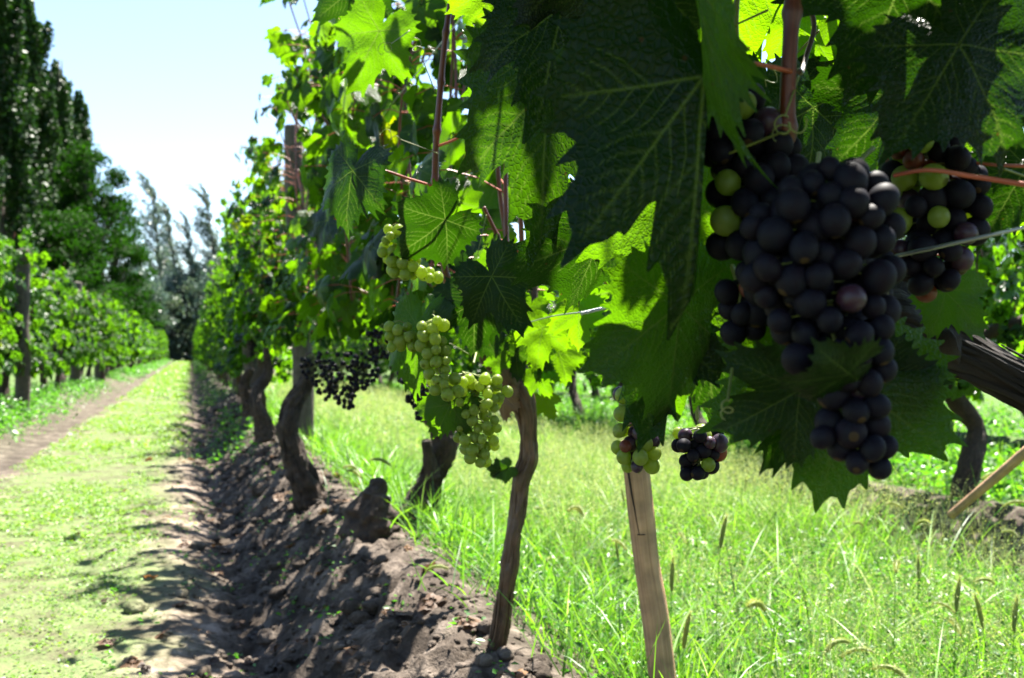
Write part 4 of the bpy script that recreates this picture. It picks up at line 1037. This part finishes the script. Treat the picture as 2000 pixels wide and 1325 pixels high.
# dry straw lying and leaning in the grass
sb = MB(); n = 2600; X, Y = strip_pts(n, .9, 12, .8, 3.2)
strip_blades(sb, rng, n, X, Y, rng.uniform(.06, .24, n), rng.uniform(.0008, .0022, n), lean=1.6, curve=.6)
o = sb.build('dry_straw', M['straw'], smooth=False); tag(o, 'dry pale straw mixed into the green strip', 'straw', kind='stuff')
lb = MB(); n = 260; X = .30+rng.normal(size=n)*.30; Y = 1.5+rng.random(n)**1.3*9
add_leaves(lb, FAR, np.c_[X, Y, ground_h(X, Y)+.012], np.c_[rng.normal(size=(n, 2)), rng.normal(size=n)*.15], np.c_[rng.normal(size=(n, 2))*.3, np.ones(n)], rng.uniform(.018, .045, n), rng.random(n)*.9, rng)
o = lb.build('leaf_litter', M['dryleaf']); tag(o, 'withered brown leaves scattered over the soil bank', 'leaf litter', kind='stuff')
# broader blades near the trunks
n = 900; X = .82+rng.normal(size=n)*.10; Y = 1.5+rng.random(n)*5
strip_blades(mb, rng, n, X, Y, rng.uniform(.08, .26, n), rng.uniform(.002, .0045, n), lean=.9, curve=.7, nseg=5)
n = 1300; X = rng.uniform(.9, 2.6, n); Y = 1+rng.random(n)*5
strip_blades(mb, rng, n, X, Y, rng.uniform(.12, .32, n), rng.uniform(.002, .0045, n), lean=.7, curve=.8, nseg=6)
for (x0, x1, y0, y1, n) in ((3.5, 5.6, 1.5, 20, 9000), (6.1, 9, 3, 26, 6000)):
    X = rng.uniform(x0, x1, n); Y = rng.uniform(y0, y1, n)
    strip_blades(mb, rng, n, X, Y, rng.uniform(.08, .26, n), rng.uniform(.003, .008, n))
o = mb.build('grass', M['grass'], smooth=False); tag(o, 'tall bright green grass right of the near row', 'grass', kind='stuff')
# airy seed panicles over the grass
mb = MB()
for (y0, y1, n, sz) in ((.9, 3, 3000, .0016), (3, 6, 4400, .0026), (6, 13, 1900, .005), (13, 24, 700, .009)):
    X, Y = strip_pts(n, y0, y1, .98, 2.8)
    k = rng.random(n) < smooth(-.4, .4, fbm(X*1.2, Y*1.2, octv=2, seed=81)+.35)*smooth(.9, 1.3, X); X, Y = X[k], Y[k]; n = len(X)
    z = ground_h(X, Y); h = rng.uniform(.16, .34, n); dx = rng.normal(size=(n, 2))*.05
    top = np.c_[X+dx[:, 0], Y+dx[:, 1], z+h]
    w = sz*.22; a = rng.random(n)*3.14; wd = np.c_[np.cos(a), np.sin(a), 0*a]*w
    bs = np.c_[X, Y, z]; md = (bs+top)/2
    V = np.stack([bs-wd, bs+wd, top+wd*.5, top-wd*.5], 1); off = (np.arange(n)*4)[:, None, None]
    mb.add(V.reshape(-1, 3), Q=(np.array([[0, 1, 2, 3]])[None]+off).reshape(-1, 4), rnd=np.repeat(rng.random(n)*.6, 4))
    per = 26; i = np.repeat(np.arange(n), per); t = rng.random(len(i)); rr = .045*(1-t)+.006
    c = top[i] - np.c_[dx[i]*0.6, h[i]]*((1-t)*.38)[:, None] + rng.normal(size=(len(i), 3))*rr[:, None]*np.array([1, 1, .5])
    leaflets(mb, rng, c[:, 0], c[:, 1], c[:, 2], sz*rng.uniform(1.2, 3.2, len(i)), flat=.3, asp=.5)
o = mb.build('seeding_grass', M['straw'], smooth=False); tag(o, 'airy pale seed heads of grass hovering over the green strip', 'seeding grass', kind='stuff')

# foxtails: countable ones are things
def foxtail_meshes(seed, nod):
    rng = np.random.default_rng(seed); h = .30
    t = np.linspace(0, 1, 12); C = np.c_[nod*.25*t**3*h, 0*t, h*(t-.12*abs(nod)*t**3)]
    sm = MB(); tube(sm, C, .0009, 5, 14, rnd=.5)
    d0 = unit(C[-1]-C[-2]); u = np.linspace(0, 1, 16); L = .062; K = [C[-1]]
    ang = math.atan2(d0[0], d0[2])
    for k in range(1, 16):
        ang += nod*.10; K.append(K[-1]+np.array([math.sin(ang), 0, math.cos(ang)])*L/15)
    K = np.array(K); rad = .0042*np.sin(np.clip(u*1.05+.05, 0, 1)*math.pi)**.45+.0008
    hd = MB(); tube(hd, K, rad*.75, 10, 40, rough=.25, seed=seed, freq=300, rnd=.45)
    n = 420; k = rng.integers(0, 15, n); p = K[k]; a = rng.random(n)*6.283
    T = unit(np.gradient(K, axis=0))[k]; X = unit(np.cross(T, np.array([0, 1., 0]))); Y = np.cross(T, X)
    o = np.cos(a)[:, None]*X+np.sin(a)[:, None]*Y; r = rad[k][:, None]
    b1 = p+o*r*.6; tip = b1+(o*.8+T*.75)*.0085*rng.uniform(.6, 1.1, n)[:, None]; w = np.cross(o, T)*.00035
    V = np.stack([b1-w, b1+w, tip], 1); hd.add(V.reshape(-1, 3), T=(np.arange(n)[:, None]*3+np.arange(3)[None]), rnd=.6)
    return sm.mesh('stem', M['grass']), hd.mesh('seed_head', M['foxtail'])
M['foxtail'] = leaf_material('foxtail_head', (.17, .23, .05), (.4, .46, .12), (.20, .22, .07), (.3, .3, .1), rough=.6, tr=.3)
FX = [foxtail_meshes(1, .15), foxtail_meshes(2, .9), foxtail_meshes(3, 1.2), foxtail_meshes(4, -.8)]
def foxtail(px, py, d, kind, sc, rz, label):
    """px,py: where the base of the seed head shows"""
    top = P(px, py, d); me = FX[kind]; h = .29*sc
    x, y = top[0], top[1]; g = float(ground_h(np.array(x), np.array(y)))
    hs = max(.06, top[2]-g)
    root = bpy.data.objects.new('foxtail_grass', None); col.objects.link(root)
    root.matrix_basis = Matrix.Translation(Vector((x, y, g))) @ Matrix.Rotation(rz, 4, 'Z')
    s = bpy.data.objects.new('stem', me[0]); s.parent = root; col.objects.link(s); f = hs/.29
    s.scale = (f, f, f); s.rotation_euler = (0, 0, 0)
    hd = bpy.data.objects.new('seed_head', me[1]); hd.parent = root; col.objects.link(hd)
    k = {0: .15, 1: .9, 2: 1.2, 3: -.8}[kind]; tipv = np.array([k*.25*.30, 0, .30*(1-.12*abs(k))])
    hd.scale = (sc,)*3; hd.location = Vector(tipv*f - tipv*sc)
    tag(root, label, 'foxtail grass', 'foxtail seed heads in the grass'); return root
fx = [(1398, 1075, 2.1, 0, 1.2, 'upright dark foxtail right of the pale stake'), (1520, 1165, 1.9, 3, 1.2, 'slanting dark foxtail in the lower middle of the grass'),
      (1863, 1200, 1.85, 0, 1.1, 'dark upright foxtail in the lower right grass'), (1976, 1240, 1.8, 0, 1.1, 'dark upright foxtail at the right edge of the photo'),
      (1745, 1110, 2.0, 1, 1.0, 'arched pale foxtail below the hanging leaf'), (1640, 1280, 1.8, 2, 1.2, 'large drooping pale foxtail at the lower edge'),
      (1600, 1270, 1.85, 1, 1.1, 'arched green foxtail next to the large drooping one'), (1900, 970, 2.8, 1, 1.2, 'foxtail leaning over the bare soil patch'),
      (1870, 920, 3.0, 1, 1.2, 'light foxtail near the second row'), (1060, 980, 2.3, 2, 1.2, 'long arching foxtail right of the slim trunk'),
      (790, 900, 3.2, 3, 1.2, 'dark slanting foxtail left of the crooked trunk'), (640, 905, 3.6, 2, 1.2, 'drooping foxtail over the leaning trunk'),
      (720, 930, 3.2, 3, 1.2, 'dark foxtail above the low stump'), (1330, 1270, 1.75, 0, 1.1, 'pale foxtail just right of the stake foot'),
      (820, 1155, 2.4, 1, 1.0, 'short foxtail bent over the soil bank'), (1310, 1160, 1.9, 0, 1.1, 'green foxtail hugging the right side of the stake')]
rng = np.random.default_rng(12)
for (px, py, d, k, sc, lab) in fx: foxtail(px, py, d, k, sc, -YAW*0+rng.normal()*.5, lab)
for i in range(40):
    d = 1.75+rng.random()**1.5*4.5; px = rng.uniform(1040, 1990)
    top = P(px, 0, d); 
    if not (.98 < top[0] < 2.8): continue
    zt = rng.uniform(.0, .12); py = 662.5 + FPX*(.60-zt)/d + 26
    foxtail(px, py, d, int(rng.integers(0, 4)), rng.uniform(.8, 1.15), rng.random()*6.28,
        'thin foxtail among the nearer grass blades' if d < 2.8 else 'small foxtail in the farther part of the grass strip')

# ------------------------------------------------------------------ trees
def quads(mb, rng, C, S, up=.0, rnd=None, out=None):
    n = len(C); t = unit(rng.normal(size=(n, 3))+np.array([0, 0, -.2])); nn = rng.normal(size=(n, 3))
    if out is not None: nn = nn*.7+out
    nn = unit(nn-(nn*t).sum(1, keepdims=True)*t); x = np.cross(t, nn); s = S[:, None]
    V = np.stack([C-t*s*.5, C+x*s*.42+nn*s*.08, C+t*s*.5, C-x*s*.42+nn*s*.08], 1); off = (np.arange(n)*4)[:, None, None]
    mb.add(V.reshape(-1, 3), Q=(np.array([[0, 1, 2, 3]])[None]+off).reshape(-1, 4), rnd=np.repeat(rng.random(n)*.8 if rnd is None else rnd, 4))
def lombardy(seed, h, rmax, nl=26000, leaf=.17):
    rng = np.random.default_rng(seed); root = empty('poplar_tree', (0, 0, 0))
    tb = MB(); tube(tb, [(0, 0, -.3), (0.05, 0, h*.3), (0, .05, h*.7), (0, 0, h*.97)], [.32, .24, .12, .03], 12, 24, rough=.1, seed=seed)
    fb = MB(); nb = 95
    for i in range(nb):
        z0 = h*(.03+.85*rng.random()); a = rng.random()*6.283; f = z0/h
        env = rmax*np.clip(1.15*(1-f)**.55, 0, 1)*(.45+.55*min(1, f/.12))
        r = env*rng.uniform(.45, 1.05); L_ = rng.uniform(1.6, 3.6)*(1-.4*f)
        e0 = np.array([math.cos(a)*r*.55, math.sin(a)*r*.55, z0]); e1 = np.array([math.cos(a)*r, math.sin(a)*r, z0+L_])
        tube(tb, [(0, 0, max(.2, z0-1)), e0, e1], [.06, .03, .008], 5, 6, cap=False)
        m = int(nl/nb*rng.uniform(.6, 1.4)); u = rng.random(m)
        c = e0+(e1-e0)*u[:, None]; w = (.42*np.sin(np.clip(u*.9+.1, 0, 1)*math.pi)**.7+.06)*(1-.35*f)
        dv = unit(rng.normal(size=(m, 3)))*(rng.random(m)**.4)[:, None]*w[:, None]*np.array([1, 1, 1.3])
        quads(fb, rng, c+dv, leaf*rng.uniform(.6, 1.3, m), out=unit(dv)*.8, rnd=np.clip(rng.random()*.5+rng.random(m)*.4, 0, .9))
    tb.build('trunk', M['tree_bark'], root); fb.build('crown', M['poplar_leaf'], root); return root
def broadleaf(seed, h, w, nl=16000, leaf=.20, mat='tree_leaf', base=.12):
    rng = np.random.default_rng(seed); root = empty('broadleaf_tree', (0, 0, 0))
    tb = MB(); tube(tb, [(0, 0, -.3), (.1, 0, h*.2), (0, .1, h*.5), (0, 0, h*.85)], [.35, .28, .18, .04], 12, 20, rough=.12, seed=seed)
    fb = MB(); nc = 90
    for i in range(nc):
        f = base+(1-base)*rng.random()**.85; a = rng.random()*6.283
        env = w*math.sin(min(1, (1-f)*1.25+.12)*math.pi*.62)*rng.uniform(.35, 1.08)
        c = np.array([math.cos(a)*env, math.sin(a)*env, h*f]); s = rng.uniform(.5, 1.1)*(w/3.2)
        tube(tb, [(0, 0, h*f*.65), (c[0]*.5, c[1]*.5, h*f*.85), c], [.07, .04, .01], 5, 6, cap=False)
        m = int(nl/nc*rng.uniform(.6, 1.4)); dv = unit(rng.normal(size=(m, 3)))*(rng.random(m)**.45)[:, None]*s*np.array([1.1, 1.1, .7])
        quads(fb, rng, c+dv, leaf*rng.uniform(.6, 1.3, m), out=unit(dv)*.8, rnd=np.clip(rng.random()*.6+rng.random(m)*.3, 0, .9))
    tb.build('trunk', M['tree_bark'], root); fb.build('crown', M[mat], root); return root
def windswept(seed, h, w, nl=7000, leaf=.20, lean=-1.6):
    rng = np.random.default_rng(seed); root = empty('poplar_tree', (0, 0, 0))
    tr = lambda t: np.array([lean*t**2.2, 0, h*t])
    tb = MB(); tube(tb, [tr(t)+np.array([0, 0, -.3 if t == 0 else 0]) for t in (0, .25, .5, .75, 1)], [.28, .22, .15, .08, .02], 8, 24)
    fb = MB(); nb = 60
    for i in range(nb):
        t0 = .10+.86*rng.random(); a = rng.random()*6.283; L_ = w*(1.1-t0)*rng.uniform(.6, 1.5)+.5
        p0 = tr(t0); p1 = p0+np.array([math.cos(a)*L_*.5-.25, math.sin(a)*L_*.5, L_*.8]); p2 = p1+np.array([math.cos(a)*L_*.2-.6, math.sin(a)*L_*.2, L_*.75])
        tube(tb, [p0, p1, p2], [.05, .03, .01], 5, 8, cap=False)
        Q, _ = smooth_path([p0, p1, p2], [0, 0, 0], 30); m = int(nl/nb*(1.7-1.2*t0)); k = rng.integers(3, 30, m)
        dv = rng.normal(size=(m, 3))*(.26*(1.25-t0)); quads(fb, rng, Q[k]+dv, leaf*rng.uniform(.5, 1.2, m), rnd=rng.random(m)*.8)
    tb.build('trunk', M['tree_bark'], root); fb.build('crown', M['hazy_silver_leaf'], root); return root
def put_tree(root, first, x, y, rz, s, sz, label, group):
    o = root if first else copy_tree(root)
    o.matrix_basis = Matrix.Translation(Vector((x, y, -.15))) @ Matrix.Rotation(rz, 4, 'Z') @ Matrix.Diagonal(Vector((s, s, sz, 1)))
    tag(o, label, 'tree', group); return o
GT = 'tall poplars left of the vineyard'
lp = [lombardy(801, 20, 1.75), lombardy(802, 20, 1.6)]
rng = np.random.default_rng(44)
spots = [(-8.6, 36), (-8.2, 40), (-8.8, 44), (-8.1, 48.5), (-8.6, 53), (-8.1, 58), (-8.5, 63), (-8.0, 68), (-8.4, 73), (-8.0, 79), (-8.2, 85)]
names = ['nearest', 'second', 'third', 'fourth', 'fifth', 'sixth', 'seventh', 'eighth', 'ninth', 'tenth', 'farthest']
for i, (x, y) in enumerate(spots):
    put_tree(lp[i % 2], i < 2, x, y, rng.random()*6.28, rng.uniform(.95, 1.2), rng.uniform(.92, 1.08), f'tall dark columnar poplar, {names[i]} in the line at the left', GT)
bt = [broadleaf(811, 13, 3.4), broadleaf(812, 12, 3.2)]
def xy(px, d): p = P(px, 689, d); return p[0], p[1]
for i, (px, d, s, sz, lab) in enumerate(((172, 58, .9, 1.0, 'dense dark green spreading tree in front of the poplar line'), (222, 66, .78, .90, 'open-topped green tree right of the dense spreading one'),
        (120, 50, .8, .62, 'lower rounded green tree behind the second left post'), (255, 74, .7, .55, 'small yellow-green tree at the foot of the spreading trees'))):
    x, y = xy(px, d); put_tree(bt[i % 2], i < 2, x, y, i*1.3, s, sz, lab, None)
ws = [windswept(821, 17, 1.35), windswept(822, 17, 1.15)]
for i, (px, d, s, sz, lab) in enumerate(((318, 92, 1.1, 1.04, 'wispy windswept poplar with tallest tip behind the end of the path'), (350, 95, 1.0, .93, 'wispy poplar just right of the tallest windswept one'),
        (383, 92, 1.0, .80, 'lower windswept poplar above the end of the path'), (430, 92, 1.1, .98, 'windswept poplar beside the right row with bent tip'), (452, 98, 1.0, .72, 'short windswept poplar behind the right row'),
        (292, 98, 1.0, .72, 'short windswept poplar beside the spreading trees'), (500, 90, 1.0, .90, 'windswept poplar mostly hidden by the right row'), (407, 99, 1.1, .62, 'lowest windswept poplar in the gap over the path'))):
    x, y = xy(px, d); put_tree(ws[i % 2], i < 2, x, y, rng.normal()*.5-YAW, s, sz, lab, 'windswept poplars at the end of the path')
# dark undergrowth closing the end of the path and distant trees behind the right rows
ub = broadleaf(831, 6.5, 3.0, nl=6000, leaf=.22, base=.02, mat='hazy_silver_leaf')  # bushes paled by the leaf colour in place of haze
ub.name = 'bush'
k = 0
for px, d, s in ((262, 84, 1.0), (300, 88, 1.1), (335, 90, 1.0), (368, 92, .9), (398, 91, 1.1), (432, 88, 1.2), (470, 86, 1.2)):
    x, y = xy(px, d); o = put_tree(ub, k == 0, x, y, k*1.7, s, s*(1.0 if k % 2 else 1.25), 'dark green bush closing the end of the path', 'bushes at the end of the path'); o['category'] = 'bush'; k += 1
for i, (px, d, s) in enumerate(((900, 80, 1.2), (980, 70, 1.0), (1060, 76, 1.1), (1120, 72, 1.0), (1250, 70, 1.0), (1400, 66, 1.0), (1560, 62, 1.0), (1720, 60, 1.1), (1880, 56, 1.0), (2000, 54, 1.0))):
    x, y = xy(px, d); put_tree(bt[i % 2], False, x, y, i*2.1, s, s*.62, 'distant tree behind the rows on the right', 'distant trees behind the right rows')
print('objects', len(bpy.data.objects), 'tris', sum(len(me.polygons) for me in bpy.data.meshes))
